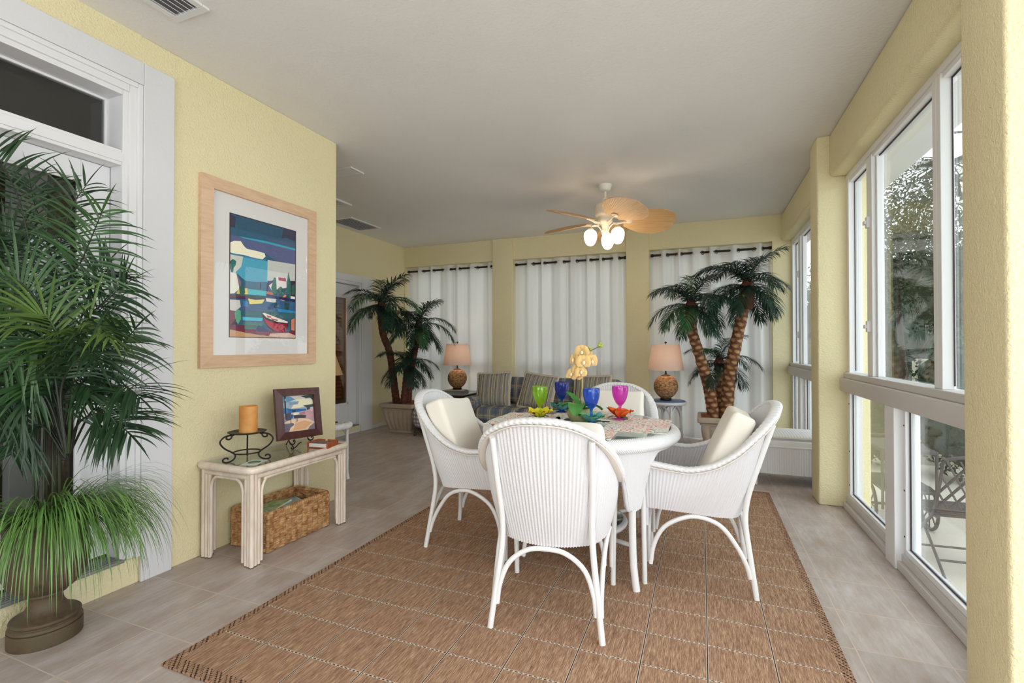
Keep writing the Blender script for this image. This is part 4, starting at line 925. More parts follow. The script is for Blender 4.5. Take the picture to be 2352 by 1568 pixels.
# ------------------------------------------------------------ plants
def leafmat(name, a, b, rough=.4):
    t = NT(name); f = t.noise(t.coord('Object'), 9, 2); u, v, _ = t.sep(t.coord('UV'))
    c = t.ramp(f, [(.3, a), (.7, b)])
    t.set(Base__Color=c, Roughness=rough); t.b.inputs['Specular IOR Level'].default_value = .45
    bp = t.math('PINGPONG', t.math('MULTIPLY', u, 3.0), .5); t.bump(bp, .3, .001); return t.m
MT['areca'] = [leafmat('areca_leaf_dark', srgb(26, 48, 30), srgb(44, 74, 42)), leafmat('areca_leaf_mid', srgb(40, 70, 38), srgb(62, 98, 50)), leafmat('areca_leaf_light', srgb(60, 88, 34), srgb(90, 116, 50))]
MT['silkpalm'] = [leafmat('palm_leaf_dark', srgb(24, 48, 40), srgb(38, 70, 54)), leafmat('palm_leaf_green', srgb(40, 80, 50), srgb(62, 108, 66))]
MT['rachis'] = plain('dark_leaf_rib', srgb(34, 40, 30), .5)
MT['greenrib'] = plain('green_leaf_rib', srgb(64, 88, 44), .5)
def leaflet(m, p, d, L, w, droop, nseg=6, side=None, fold=.35, face=(0, 0, 1)):
    d = nrm(d); q = np.array(p, float); G = np.zeros((nseg+1, 3, 3)); UV = np.zeros((nseg+1, 3, 2))
    for i in range(nseg+1):
        s = i/nseg; ww = w*(math.sin(PI*(.10+.9*s)**.75)+.02) if s < 1 else 0.0
        b = np.cross(d, face); b = nrm(b) if np.linalg.norm(b) > .05 else np.array(side if side is not None else (1, 0, 0), float)
        if side is not None: b = nrm(b*.5+np.asarray(side)*.5-d*(d @ (b*.5+np.asarray(side)*.5)))
        up = np.cross(b, d)
        G[i] = (q-b*ww+up*ww*fold, q, q+b*ww+up*ww*fold); UV[i] = [(0, s), (.5, s), (1, s)]
        d = nrm(d+np.array([0, 0, -droop/nseg])*(.4+1.2*s)); q = q+d*L/nseg
    m.grid(G, uv=UV)
def frond_mesh(R, N, Ls, w, droop, npair, s0=.12, ang=55, rnd=None, rr=.004, lift=0.0, rachis=True, nseg=6):
    """pinnate leaf along the rib points R; N: which way its face looks"""
    R = catmull(R, 60); m = MB(); rb_ = MB(); n = len(R); T = np.gradient(R, axis=0)
    T /= np.linalg.norm(T, axis=1)[:, None]
    rb_.tube(R, np.linspace(rr, rr*.3, n), 6)
    for k in range(npair):
        s = s0+(1-s0)*k/(npair-1); i = min(n-1, int(s*(n-1))); t = T[i]; nn = N-t*(t @ N); nn = nrm(nn); S = np.cross(t, nn)
        prof = (math.sin(PI*min(1.0, .12+.80*(s-s0)/(1-s0)))**.55)
        for sd in (1, -1):
            a = rad(ang*(1-.45*s)+rnd.uniform(-9, 9)); d = t*math.cos(a)+S*sd*math.sin(a)+nn*(.18+rnd.uniform(-.2, .2))+np.array([0, 0, lift])
            leaflet(m, R[i], d, Ls*prof*rnd.uniform(.82, 1.08), w, droop*rnd.uniform(.7, 1.25), nseg=nseg, face=nn*.75+np.array([0, 0, .5]))
    leaflet(m, R[-1], T[-1], Ls*.55, w, droop*.5)
    return m, rb_
rg = np.random.default_rng(11)
PX, PY = -2.473, 1.119
ar = thing('potted_areca_palm', 'tall areca palm over grass in a brown stone urn by the white door', 'plant', (PX, PY, 0))
org = np.array([PX, PY, 0])
urn = NT('aged_bronze_stone'); f = urn.noise(urn.coord('Object'), 16, 6, .7); urn.set(Base__Color=urn.ramp(f, [(.3, srgb(56, 46, 32)), (.5, srgb(84, 68, 48)), (.64, srgb(76, 70, 48)), (.8, srgb(112, 94, 66))]), Roughness=.6); urn.bump(f, .5, .004)
m = MB(); m.lathe(catmull([(.112, 0), (.114, .004), (.114, .052), (.112, .058)], 12), 56, cap=True)
m.lathe(catmull([(.110, .058), (.1135, .064), (.110, .072), (.104, .078), (.108, .084), (.107, .094), (.090, .104), (.070, .118), (.056, .140), (.051, .165), (.055, .178), (.066, .182), (.064, .190)], 60), 56, cap=False)
m.build('foot', urn.m, ar)
m = MB(); m.lathe(catmull([(.050, .186), (.085, .200), (.115, .235), (.132, .285), (.136, .34), (.130, .40), (.126, .44), (.134, .465), (.156, .482), (.168, .492), (.168, .502), (.150, .505), (.135, .49)], 70), 72, cap=False, mod=lambda i, a: 1+(.022*math.cos(a*14) if 6 < i < 42 else 0)*math.sin(PI*max(0, min(1, (i-6)/36))))
m.build('bowl', urn.m, ar)
m = MB(); m.lathe([(.138, .485), (.06, .50), (0, .505)], 30, cap=False); m.build('soil', plain('dark_soil', srgb(50, 38, 30), .9, var=.3, vscale=60), ar)
# ribs drawn along the sight lines of the photo: (pixels, distance along the view, facing turn, shade)
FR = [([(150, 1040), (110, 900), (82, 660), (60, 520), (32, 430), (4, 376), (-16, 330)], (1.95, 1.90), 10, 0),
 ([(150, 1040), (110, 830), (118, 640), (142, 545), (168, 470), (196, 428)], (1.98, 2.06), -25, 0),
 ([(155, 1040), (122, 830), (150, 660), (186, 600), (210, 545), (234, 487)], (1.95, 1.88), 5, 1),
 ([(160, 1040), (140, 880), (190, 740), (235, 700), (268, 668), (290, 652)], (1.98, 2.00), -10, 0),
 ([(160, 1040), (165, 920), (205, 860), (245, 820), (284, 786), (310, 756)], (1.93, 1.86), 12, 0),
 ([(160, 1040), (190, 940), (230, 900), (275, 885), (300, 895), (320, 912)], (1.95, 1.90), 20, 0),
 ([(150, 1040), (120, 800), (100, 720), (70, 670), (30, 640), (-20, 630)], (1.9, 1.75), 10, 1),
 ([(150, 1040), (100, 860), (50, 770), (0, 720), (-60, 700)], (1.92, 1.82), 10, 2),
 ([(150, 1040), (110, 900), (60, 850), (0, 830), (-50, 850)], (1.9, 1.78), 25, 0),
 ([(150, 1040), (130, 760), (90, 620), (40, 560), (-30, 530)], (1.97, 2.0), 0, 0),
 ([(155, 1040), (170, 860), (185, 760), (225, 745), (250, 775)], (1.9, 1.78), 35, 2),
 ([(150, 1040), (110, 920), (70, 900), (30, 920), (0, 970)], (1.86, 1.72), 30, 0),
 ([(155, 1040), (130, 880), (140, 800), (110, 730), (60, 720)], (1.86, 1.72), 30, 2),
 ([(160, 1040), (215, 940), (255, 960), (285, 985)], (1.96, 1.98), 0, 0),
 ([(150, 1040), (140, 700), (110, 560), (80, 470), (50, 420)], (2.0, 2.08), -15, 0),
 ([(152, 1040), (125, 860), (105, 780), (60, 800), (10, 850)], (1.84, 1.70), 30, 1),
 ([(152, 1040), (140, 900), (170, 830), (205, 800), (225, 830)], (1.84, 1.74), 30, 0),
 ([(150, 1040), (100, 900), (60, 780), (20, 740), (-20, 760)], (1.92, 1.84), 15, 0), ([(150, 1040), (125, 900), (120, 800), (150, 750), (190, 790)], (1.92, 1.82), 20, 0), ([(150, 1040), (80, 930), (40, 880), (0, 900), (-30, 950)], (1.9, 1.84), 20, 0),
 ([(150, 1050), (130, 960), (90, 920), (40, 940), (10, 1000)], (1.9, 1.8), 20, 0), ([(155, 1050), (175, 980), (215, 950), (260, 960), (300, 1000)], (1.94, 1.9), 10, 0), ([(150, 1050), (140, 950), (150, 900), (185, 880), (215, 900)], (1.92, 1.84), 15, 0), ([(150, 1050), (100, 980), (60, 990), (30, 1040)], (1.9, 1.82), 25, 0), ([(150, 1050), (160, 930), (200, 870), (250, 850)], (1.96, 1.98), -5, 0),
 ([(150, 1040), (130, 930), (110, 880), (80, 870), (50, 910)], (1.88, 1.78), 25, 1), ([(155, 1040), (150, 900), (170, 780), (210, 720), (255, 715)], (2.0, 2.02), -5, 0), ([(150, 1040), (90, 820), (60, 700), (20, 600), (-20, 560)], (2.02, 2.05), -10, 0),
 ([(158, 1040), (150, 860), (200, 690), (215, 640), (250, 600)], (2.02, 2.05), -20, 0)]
tocam = np.array([2.473, -1.119, 0])/math.hypot(2.473, 1.119)
for k, (pts, (d0, d1), yaw, sh) in enumerate(FR):
    n = len(pts); R = np.array([px(x, y, d0+(d1-d0)*i/(n-1)) for i, (x, y) in enumerate(pts)])-org
    R[:, 0] = np.maximum(R[:, 0], -2.70-PX+.02)
    c, s = math.cos(rad(yaw)), math.sin(rad(yaw)); N = np.array([tocam[0]*c-tocam[1]*s, tocam[0]*s+tocam[1]*c, .25])
    m, rbm = frond_mesh(R, N, .245, .0050, .80, 20, s0=.34, ang=76, rnd=rg, rr=.005)
    fo = m.build('frond', MT['areca'][sh], ar); rbm.build('rib', MT['rachis'] if sh < 2 else MT['greenrib'], fo)
m = MB()
for k in range(9):
    a = 2*PI*k/9; m.tube(catmull([(.04*math.cos(a), .04*math.sin(a), .48), (.035*math.cos(a), .035*math.sin(a), .8), (.03*math.cos(a)+.01, .03*math.sin(a), 1.05)], 8), .004, 6)
m.build('cane_stem', plain('palm_stem_green', srgb(52, 60, 36), .5), ar)
# overhanging grass round the rim
m = MB()
for k in range(820):
    if k < 420: a = rg.uniform(-2.6, 1.5)
    elif k < 700: a = rad(21.6)+rg.normal(0, .5)
    else: a = rg.uniform(0, 2*PI)
    r0 = rg.uniform(.04, .15); o = np.array([r0*math.cos(a), r0*math.sin(a), .50])
    big = 1.0+.2*max(0, math.cos(a-rad(21.6)))
    L = rg.uniform(.26, .44)*big; e = rg.uniform(.35, 1.15); a2 = a+rg.uniform(-.35, .35)
    d = np.array([math.cos(a2)*math.cos(e), math.sin(a2)*math.cos(e), math.sin(e)]); q = o.copy(); w = rg.uniform(.0012, .0028); G = []; n = 9; gdr = rg.uniform(3.6, 6.5)
    for i in range(n+1):
        s = i/n; b = nrm(np.cross(d, [0, 0, 1])) if abs(d[2]) < .99 else np.array([1, 0, 0]); ww = w*(1-s**3)
        G.append((q-b*ww, q+b*ww)); d = nrm(d+np.array([0, 0, -gdr/n])*(.3+.9*s)); q = q+d*L/n
    G = np.array(G)
    if G[:, :, 0].min()+PX < -2.70 or (G[:, :, 1].max()+PY > 1.46 and G[:, :, 0].min()+PX < -2.60): continue
    m.grid(G, uv=np.zeros((n+1, 2, 2)))
m.build('overhanging_grass', leafmat('grass_blade', srgb(68, 106, 46), srgb(116, 154, 80), .32), ar, kind='stuff')

# ---- silk palms in square stone planters
MT['planter'] = plain('cast_stone', srgb(182, 166, 150), .7, var=.08, vscale=14)
bark = NT('palm_bark'); u, v, _ = bark.sep(bark.coord('UV')); n1 = bark.noise(bark.coord('Object'), 40, 4)
row = bark.math('FLOOR', bark.math('DIVIDE', v, .060)); fv = bark.math('FRACT', bark.math('DIVIDE', v, .060)); fu = bark.math('FRACT', bark.math('ADD', bark.math('DIVIDE', u, .094), bark.math('MULTIPLY', row, .5)))
dd = bark.math('ADD', bark.math('POWER', bark.math('MULTIPLY', bark.math('SUBTRACT', fu, .5), 2.0), 2.0), bark.math('POWER', bark.math('MULTIPLY', bark.math('SUBTRACT', fv, .60), 2.2), 2.0))
scar = bark.math('SUBTRACT', 1.0, bark.math('MULTIPLY', dd, 1.2), clamp=True)
bark.set(Base__Color=bark.mix(bark.math('MULTIPLY', scar, bark.math('ADD', n1, .25), clamp=True), bark.ramp(n1, [(.3, srgb(78, 42, 26)), (.7, srgb(128, 78, 48))]), srgb(206, 166, 118)), Roughness=.8)
bark.bump(bark.math('ADD', scar, n1), .8, .008); MT['bark'] = bark.m
b2 = NT('palm_bark_shaded'); n2 = b2.noise(b2.coord('Object'), 34, 4); u, v, _ = b2.sep(b2.coord('UV'))  # same bark, its colour darkened to stand for the weaker light in the corner
b2.set(Base__Color=b2.ramp(n2, [(.3, srgb(66, 34, 26)), (.6, srgb(108, 62, 46)), (.8, srgb(138, 90, 66))]), Roughness=.8); b2.bump(n2, .8, .006); MT['bark_shaded'] = b2.m
MT['mulch'] = plain('coir_mulch', srgb(140, 84, 52), .9, var=.35, vscale=50)
MT['fibre'] = plain('brown_palm_fibre', srgb(92, 48, 34), .9, var=.3, vscale=40)
def planter(par):
    def sq(h, z, r=.02, n=5):
        P = []
        for cx, cy, a0 in ((1, 1, 0), (-1, 1, 90), (-1, -1, 180), (1, -1, 270)):
            for k in range(n): a = rad(a0+90*k/(n-1)); P.append((cx*(h-r)+r*math.cos(a), cy*(h-r)+r*math.sin(a), z))
        return P
    m = MB(); prof = [(.235, .335), (.262, .340), (.272, .350), (.272, .385), (.264, .396), (.240, .400), (.232, .395), (.230, .36)]
    m.grid(np.array([sq(h, z) for h, z in prof]), cv=True, smooth=False, flip=True); m.build('rim', MT['planter'], par)
    m = MB()
    prof = [(.172, 0), (.176, .004), (.176, .022), (.168, .030)]
    m.grid(np.array([sq(h, z) for h, z in prof]), cv=True, smooth=False, flip=True); m.add(sq(.172, 0), [list(range(20))[::-1]], None, False)
    # fluted body flaring upwards, each side with lobes
    nz = 16; lev = []
    for i in range(nz):
        s = i/(nz-1); h = .168+.062*s+.010*math.sin(PI*s); z = .03+.285*s; ring = []
        for f_ in range(4):
            for j in range(36):
                q = j/36; x = -h+2*h*q; lob = .012*abs(math.sin(PI*q*6))*math.sin(PI*min(1, s*1.05))**.5; p = (x, -h-lob)
                for _ in range(f_): p = (-p[1], p[0])
                ring.append((p[0], p[1], z))
        lev.append(ring)
    m.grid(np.array(lev), cv=True, flip=True)
    prof = [(.228, .312), (.246, .316), (.246, .332), (.235, .337)]
    m.grid(np.array([sq(h, z) for h, z in prof]), cv=True, smooth=False, flip=True); m.build('body', MT['planter'], par)
    m = MB(); a = np.linspace(-.231, .231, 14); X, Y = np.meshgrid(a, a, indexing='ij'); G = np.stack([X, Y, .375+.012*np.random.default_rng(2).random(X.shape)], -1); m.grid(G); m.build('mulch', MT['mulch'], par)
SP_VAR = []
def palm_frond_variant(e0, L, seed, bend):
    r = np.random.default_rng(seed); P = [np.zeros(3)]; e = e0; n = 9
    for i in range(n): P.append(P[-1]+np.array([math.cos(e), 0, math.sin(e)])*L/n); e -= bend/n
    R = np.array(P); N = np.array([-math.sin(e0-.4), 0, math.cos(e0-.4)])
    m, rbm = frond_mesh(R, N, .225, .0056, 1.35, 40, s0=.08, ang=60, rnd=r, rr=.0045, nseg=5)
    return m, rbm
VARS = [(1.25, .50, 1.0), (.95, .56, 1.5), (.62, .60, 1.7), (.30, .60, 1.6), (.0, .56, 1.3), (-.35, .48, 1.0)]
PF = {}
def put_frond(par, loc, az, var, col, sc=1.0):
    key = (var, col)
    if key not in PF:
        e, L, b = VARS[var]; m, rbm = palm_frond_variant(e, L, 30+var, b); fo = m.build('frond', MT['silkpalm'][col], par); ri = rbm.build('rib', MT['rachis'], fo); PF[key] = (fo, ri)
    else:
        f0, r0 = PF[key]; fo = f0.copy(); COL.objects.link(fo); fo.parent = par; ri = r0.copy(); COL.objects.link(ri); ri.parent = fo
    fo.location = loc; fo.rotation_euler = (0, 0, az); fo.scale = (sc, sc, sc)
def silk_palm(label, base, trunks, bmat, seed):
    """trunks: [rib points relative to base, radius, crown scale, fronds]"""
    r = np.random.default_rng(seed); par = thing('silk_palm_tree', label, 'palm', base, group=None); planter(par)
    for P, r0, cs, nf, lim in trunks:
        Q = catmull(P, 70); L = np.r_[0, np.cumsum(np.linalg.norm(np.diff(Q, axis=0), axis=1))]
        m = MB(); m.tube(Q, [r0*(1.05-.22*l/L[-1])*(1+.13*((l/.060) % 1.0)) for l in L], 14, mod=lambda i, a: 1+.03*math.sin(5*a+i)); m.build('trunk', bmat, par)
        top = Q[-1]; m = MB()
        m.lathe(catmull([(r0*.82, -.26), (r0*.98, -.14), (r0*1.08, -.05), (r0*.9, .02), (.01, .09)], 14), 12, top, cap=False, mod=lambda i, a: 1+.18*math.sin(a*6+i)); m.build('fibre_crown', MT['fibre'], par)
        for k in range(nf):
            az = 2*PI*k/nf*2.4+r.uniform(-.2, .2); q = (k+.5)/nf; var = min(5, int(q*6))
            sc = cs*r.uniform(.9, 1.08)
            dirv = np.array([math.cos(az), math.sin(az)]); e, Lf, b = VARS[var]
            reach = lim(base[0]+top[0], base[1]+top[1], dirv)
            sc = min(sc, reach/(Lf*math.cos(max(0, e-.5))+.06)) if reach < .9 else sc
            put_frond(par, (float(top[0]), float(top[1]), float(top[2]+.02-.05*q)), az, var, 1 if r.random() < .22 else 0, max(.3, sc))
    return par
def lim_box(x0, x1, y0, y1):
    def f(x, y, d):
        t = 9.0
        if d[0] > 0: t = min(t, (x1-x)/d[0])
        if d[0] < 0: t = min(t, (x0-x)/d[0])
        if d[1] > 0: t = min(t, (y1-y)/d[1])
        if d[1] < 0: t = min(t, (y0-y)/d[1])
        return max(.15, t)
    return f
def relp(pxs, Y, base):
    """photo pixels put on the plane y = Y, relative to base"""
    out = []
    for (x, y), yy in zip(pxs, Y if isinstance(Y, (list, tuple)) else [Y]*len(pxs)):
        a = px(x, y, 1.0)-np.array([0, 0, CAM_H]); k = yy/a[1]; out.append(np.array([0, 0, CAM_H])+a*k-np.array(base))
    return out
lb = (-3.83, 5.68, 0.0); ll = lim_box(-4.20, -2.5, 4.4, 6.25)
silk_palm('dark silk palm with three reddish trunks in a stone planter in the far left corner', lb,
    [(relp([(912, 935), (905, 880), (895, 810), (878, 760), (876, 700)], [5.66, 5.58, 5.42, 5.26, 5.12], lb), .047, .98, 22, ll),
     (relp([(935, 935), (945, 850), (955, 790), (962, 745)], [5.72, 5.66, 5.56, 5.45], lb), .045, .88, 19, ll),
     (relp([(925, 935), (930, 890), (935, 835)], [5.55, 5.52, 5.50], lb), .04, .82, 18, ll)], MT['bark_shaded'], 5)
rb0 = (.225, 5.86, 0.0); lr = lim_box(-1.2, .90, 5.0, 6.36)
silk_palm('green silk palm with two tan ringed trunks in a stone planter beside the ottoman', rb0,
    [(relp([(1640, 960), (1628, 890), (1605, 810), (1590, 760), (1587, 700)], [5.82, 5.8, 5.76, 5.72, 5.7], rb0), .058, .95, 21, lr),
     (relp([(1668, 960), (1675, 870), (1690, 790), (1705, 720), (1716, 655)], [5.82, 5.8, 5.76, 5.72, 5.7], rb0), .062, 1.02, 21, lr),
     (relp([(1655, 950), (1653, 880), (1652, 830)], [5.98, 6.0, 6.02], rb0), .05, .78, 14, lr)], MT['bark'], 9)
# ------------------------------------------------------------ curtains on the back wall
ROD_Z = 2.365; CY = 6.525
def curtain_panel(x0, x1, label, ph, gath):
    c = thing('curtain', label, 'curtain', ((x0+x1)/2, CY, 0), group='white grommet curtains on the back wall'); cx = (x0+x1)/2
    n = 220; z = np.r_[np.linspace(.015, 2.2, 12), np.linspace(2.25, 2.425, 6)]; u = np.linspace(0, 1, n)
    x = x0-.002+(x1-x0+.004)*(u+gath*np.sin(2*PI*u)*.06)
    k = max(2, round((x1-x0)/.235)); y = .012+.036*np.sin(2*PI*(k*u)+ph)+.006*np.sin(2*PI*(k*2.7*u)+1)
    G = np.zeros((n, len(z), 3)); G[..., 0] = (x-cx)[:, None]+.004*np.sin(z*2.1)[None]; G[..., 2] = z
    amp = 1.0-.15*np.sin(z*1.4)[None]; en = np.clip(np.minimum(u, 1-u)/.05, 0, 1); y = .012+(y-.012)*en; G[..., 1] = y[:, None]*amp
    m = MB(); m.grid(G, uv=np.zeros((n, len(z), 2)), flip=True); m.build('cloth', MT['curtain'], c)
    # metal eyelets where the cloth crosses the rod
    s = np.sign(y); idx = [i for i in range(1, n) if s[i] != s[i-1]]
    for i in idx:
        m = MB(); tx = nrm(np.array([x[min(n-1, i+1)]-x[i-1], y[min(n-1, i+1)]-y[i-1], 0])); 
        m.tube([np.array([x[i]-cx, 0, ROD_Z-.004])+tx*(.023*math.cos(a))+np.array([0, 0, .023*math.sin(a)]) for a in np.linspace(0, 2*PI, 18, endpoint=False)], .0042, 6, closed=True)
        m.build('eyelet', MT['eyelet'], c)
MT['eyelet'] = plain('pewter_eyelet', srgb(120, 112, 108), .4, .6)
for (a, b, lab) in ((-4.36, -2.87, 'dark curtain rod over the left window, behind the palm'), (-2.51, -.95, 'dark curtain rod over the middle window, behind the sofa'), (-.60, .775, 'dark curtain rod over the right window, behind the ringed palm')):
    r = thing('curtain_rod', lab, 'curtain rod', ((a+b)/2, CY, ROD_Z), group='curtain rods on the back wall'); h = (b-a)/2
    m = MB(); m.tube([(-h, 0, 0), (h, 0, 0)], .014, 12); m.build('rod', MT['bronze'], r)
    for s in (-1, 1):
        m = MB(); m.lathe([(0, -.02), (.018, -.018), (.022, 0), (.018, .018), (0, .02)], 12, cap=False); m.xf(Matrix.Translation((s*h, 0, 0)) @ Matrix.Rotation(PI/2, 4, 'Y')); m.build('finial', MT['bronze'], r)
for x0, x1, lab, ph, g in ((-4.375, -3.555, 'white curtain panel of the left window, half hidden by the palm', .4, 1), (-3.555, -2.855, 'white curtain panel of the left window, behind the lamp', 1.8, -1), (-2.53, -1.76, 'white curtain panel of the middle window, left half', .2, 1), (-1.76, -.928, 'white curtain panel of the middle window, right half', 2.2, .6), (-.628, .065, 'white curtain panel of the right window, behind the blue-topped table', .9, 1), (.065, .786, 'white curtain panel of the right window, nearest the window wall', 2.6, -.6)):
    curtain_panel(x0, x1, lab, ph, g)

# ------------------------------------------------------------ sofa
t = NT('blue_plaid'); u, v, _ = t.sep(t.coord('UV'))
def stripe(c, per, wid, off=0.0):
    d = t.math('PINGPONG', t.math('ADD', c, off), per/2); return t.math('LESS_THAN', d, wid)
blue = srgb(104, 113, 128); lb_ = srgb(112, 124, 142); tan = srgb(186, 172, 148); dk = srgb(82, 90, 106); grn = srgb(132, 134, 124)
c = t.mix(t.math('MULTIPLY', stripe(u, .16, .026), .75), blue, grn); c = t.mix(t.math('MULTIPLY', stripe(v, .16, .026), .75), c, grn)
c = t.mix(t.math('MULTIPLY', stripe(u, .16, .007), .8), c, tan); c = t.mix(t.math('MULTIPLY', stripe(v, .16, .007), .8), c, tan)
c = t.mix(t.math('MULTIPLY', stripe(u, .16, .004, .028), .6), c, tan); c = t.mix(t.math('MULTIPLY', stripe(v, .16, .004, .028), .6), c, tan)
c = t.mix(t.math('MULTIPLY', stripe(u, .16, .010, .08), .5), c, dk)
t.set(Base__Color=c, Roughness=.9); t.b.inputs['Specular IOR Level'].default_value = .15; t.bump(t.noise(t.coord('Object'), 500, 1), .3, .002); MT['plaid'] = t.m
def boxuv(m):
    """give every face of the builder metric box-projected coordinates"""
    V = np.vstack(m.v); uv = []
    for f in m.f:
        P = V[f]; n = np.abs(np.cross(P[1]-P[0], P[2]-P[0])); k = int(np.argmax(n)); ij = [(1, 2), (0, 2), (0, 1)][k]
        uv += [(p[ij[0]], p[ij[1]]) for p in P]
    m.uv = uv; return m
def soft_box(lo, hi, r=.05, puff=.02, axis=2):
    lo, hi = np.array(lo, float), np.array(hi, float); d = hi-lo; c = (lo+hi)/2
    bm = bmesh.new(); bmesh.ops.create_cube(bm, size=1.0)
    for q in bm.verts: q.co = Vector((q.co.x*d[0], q.co.y*d[1], q.co.z*d[2]))
    bmesh.ops.bevel(bm, geom=bm.edges[:]+bm.verts[:], offset=min(r, min(d)*.45), segments=4, affect='EDGES', profile=.5)
    bmesh.ops.subdivide_edges(bm, edges=[e for e in bm.edges if e.calc_length() > .12], cuts=6, use_grid_fill=True)
    o = [a for a in (0, 1, 2) if a != axis]
    for q in bm.verts:
        k = max(0, 1-(2*q.co[o[0]]/d[o[0]])**2)*max(0, 1-(2*q.co[o[1]]/d[o[1]])**2); q.co[axis] += math.copysign(puff*k, q.co[axis])
    m = MB(); m.bm(bm, smooth=True); m.xf(Matrix.Translation(c)); return boxuv(m)
SX, SY = -1.79, 5.80
so = thing('sofa', 'blue plaid sofa with rolled arms under the middle curtains', 'sofa', (SX, SY, 0))
HW = 1.06
m = MB(); m.box((-HW+.10, -.36, .06), (HW-.10, .36, .25), .02, smooth=True); boxuv(m).build('base', MT['plaid'], so)
m = soft_box((-HW+.08, .22, .10), (HW-.08, .42, .72), .07, .01, 1); m.build('back_frame', MT['plaid'], so)
for s in (-1, 1):
    P = []
    for y in np.linspace(-.39, .36, 9):
        ring = [(s*(HW-.20), y, .06), (s*(HW-.20), y, .40)]+[(s*(HW-.115)-s*.098*math.cos(a), y, .445+.098*math.sin(a)) for a in np.linspace(-.2, PI+.25, 14)]+[(s*(HW-.035), y, .38), (s*(HW-.03), y, .06)]
        P.append(ring)
    P = np.array(P); uvg = np.zeros(P.shape[:2]+(2,)); acc = np.r_[0, np.cumsum(np.linalg.norm(np.diff(P[0], axis=0), axis=1))]; uvg[..., 0] = acc[None]; uvg[..., 1] = P[..., 1]
    m = MB(); m.grid(P, cv=False, uv=uvg, flip=(s > 0)); 
    for kk in (0, -1):
        V = P[kk]; m.add(V, [list(range(len(V))) if (kk == 0) == (s > 0) else list(range(len(V)))[::-1]], [(p[0], p[2]) for p in V], False)
    m.build('arm', MT['plaid'], so)
    for y in (-.33, .33):
        m = MB(); m.box((s*(HW-.14)-.03, y-.03, 0), (s*(HW-.14)+.03, y+.03, .07), .005); m.build('foot', MT['dark_wood'], so)
w = (2*HW-.42)/3
for k in range(3):
    x = -HW+.21+k*w
    soft_box((x+.004, -.42, .25), (x+w-.004, .22, .41), .045, .018, 2).build('seat_cushion', MT['plaid'], so)
    m = soft_box((x-.02 if k == 0 else x+.004, .08, .40), (x+w+.02 if k == 2 else x+w-.004, .27, .765), .06, .03, 1); m.xf(Matrix.Translation((0, .0, .0)) @ Matrix.Translation((0, .17, .4)) @ Matrix.Rotation(rad(-8), 4, 'X') @ Matrix.Translation((0, -.17, -.4))); m.build('back_cushion', MT['plaid'], so)
# striped throw pillows with fringes
t = NT('striped_pillow'); u, v, _ = t.sep(t.coord('UV')); n1 = t.noise(t.coord('UV', (170, 6, 1)), 1.0, 3, .7); n2 = t.noise(t.coord('UV', (40, 2, 1)), 1.0, 2)
c = t.ramp(t.math('ADD', t.math('MULTIPLY', n1, .7), t.math('MULTIPLY', n2, .35)), [(.34, srgb(92, 98, 112)), (.43, srgb(126, 134, 104)), (.50, srgb(170, 150, 124)), (.56, srgb(120, 126, 150)), (.63, srgb(140, 144, 110)), (.70, srgb(214, 204, 178))])
d = t.math('PINGPONG', u, .018); c = t.mix(t.math('MULTIPLY', t.math('LESS_THAN', d, .0032), .75), c, srgb(204, 196, 168)); d = t.math('PINGPONG', t.math('ADD', u, .012), .030); c = t.mix(t.math('MULTIPLY', t.math('LESS_THAN', d, .004), .7), c, srgb(70, 78, 66))
t.set(Base__Color=c, Roughness=.95); t.b.inputs['Specular IOR Level'].default_value = .1; MT['stripes'] = t.m
MT['fringe'] = plain('beige_fringe', srgb(196, 182, 166), .95, var=.15, vscale=60)
def throw_pillow(label, loc, rz, lean, roll, w=.45):
    p = thing('throw_pillow', label, 'pillow', group='striped pillows on the sofa')
    p.matrix_world = Matrix.Translation(loc) @ Matrix.Rotation(rz, 4, 'Z') @ Matrix.Rotation(lean, 4, 'X') @ Matrix.Rotation(roll, 4, 'Y')
    m = pillow_mb(w, w, .15, corner=1.0); m.build('cover', MT['stripes'], p)
    m = MB(); h = w/2; P = []
    for cx, cz, dx, dz in ((-1, -1, 1, 0), (1, -1, 0, 1), (1, 1, -1, 0), (-1, 1, 0, -1)):
        for q in np.linspace(0, 1, 40, endpoint=False):
            x, z = cx*h+dx*2*h*q, cz*h+dz*2*h*q; b = 1-.05*10*.1*math.sin(PI*q)
            P.append((x*(1-.045*math.sin(PI*q)*(abs(dz))), 0, z*(1-.045*math.sin(PI*q)*(abs(dx)))))
    m.tube(P, .017, 7, closed=True, mod=lambda i, a: 1+.22*math.sin(i*2.3+a*2)); m.build('fringe', MT['fringe'], p)
throw_pillow('striped fringed pillow against the sofa arm, fully in view', (SX-.72, SY-.11, .615), rad(4), rad(-20), rad(-3))
throw_pillow('striped fringed pillow in the middle of the sofa, behind the blue goblet', (SX-.12, SY-.10, .605), rad(-3), rad(-20), rad(7))
throw_pillow('striped fringed pillow mostly hidden behind the far wicker chair', (SX+.56, SY-.08, .60), rad(-4), rad(-20), rad(-2))

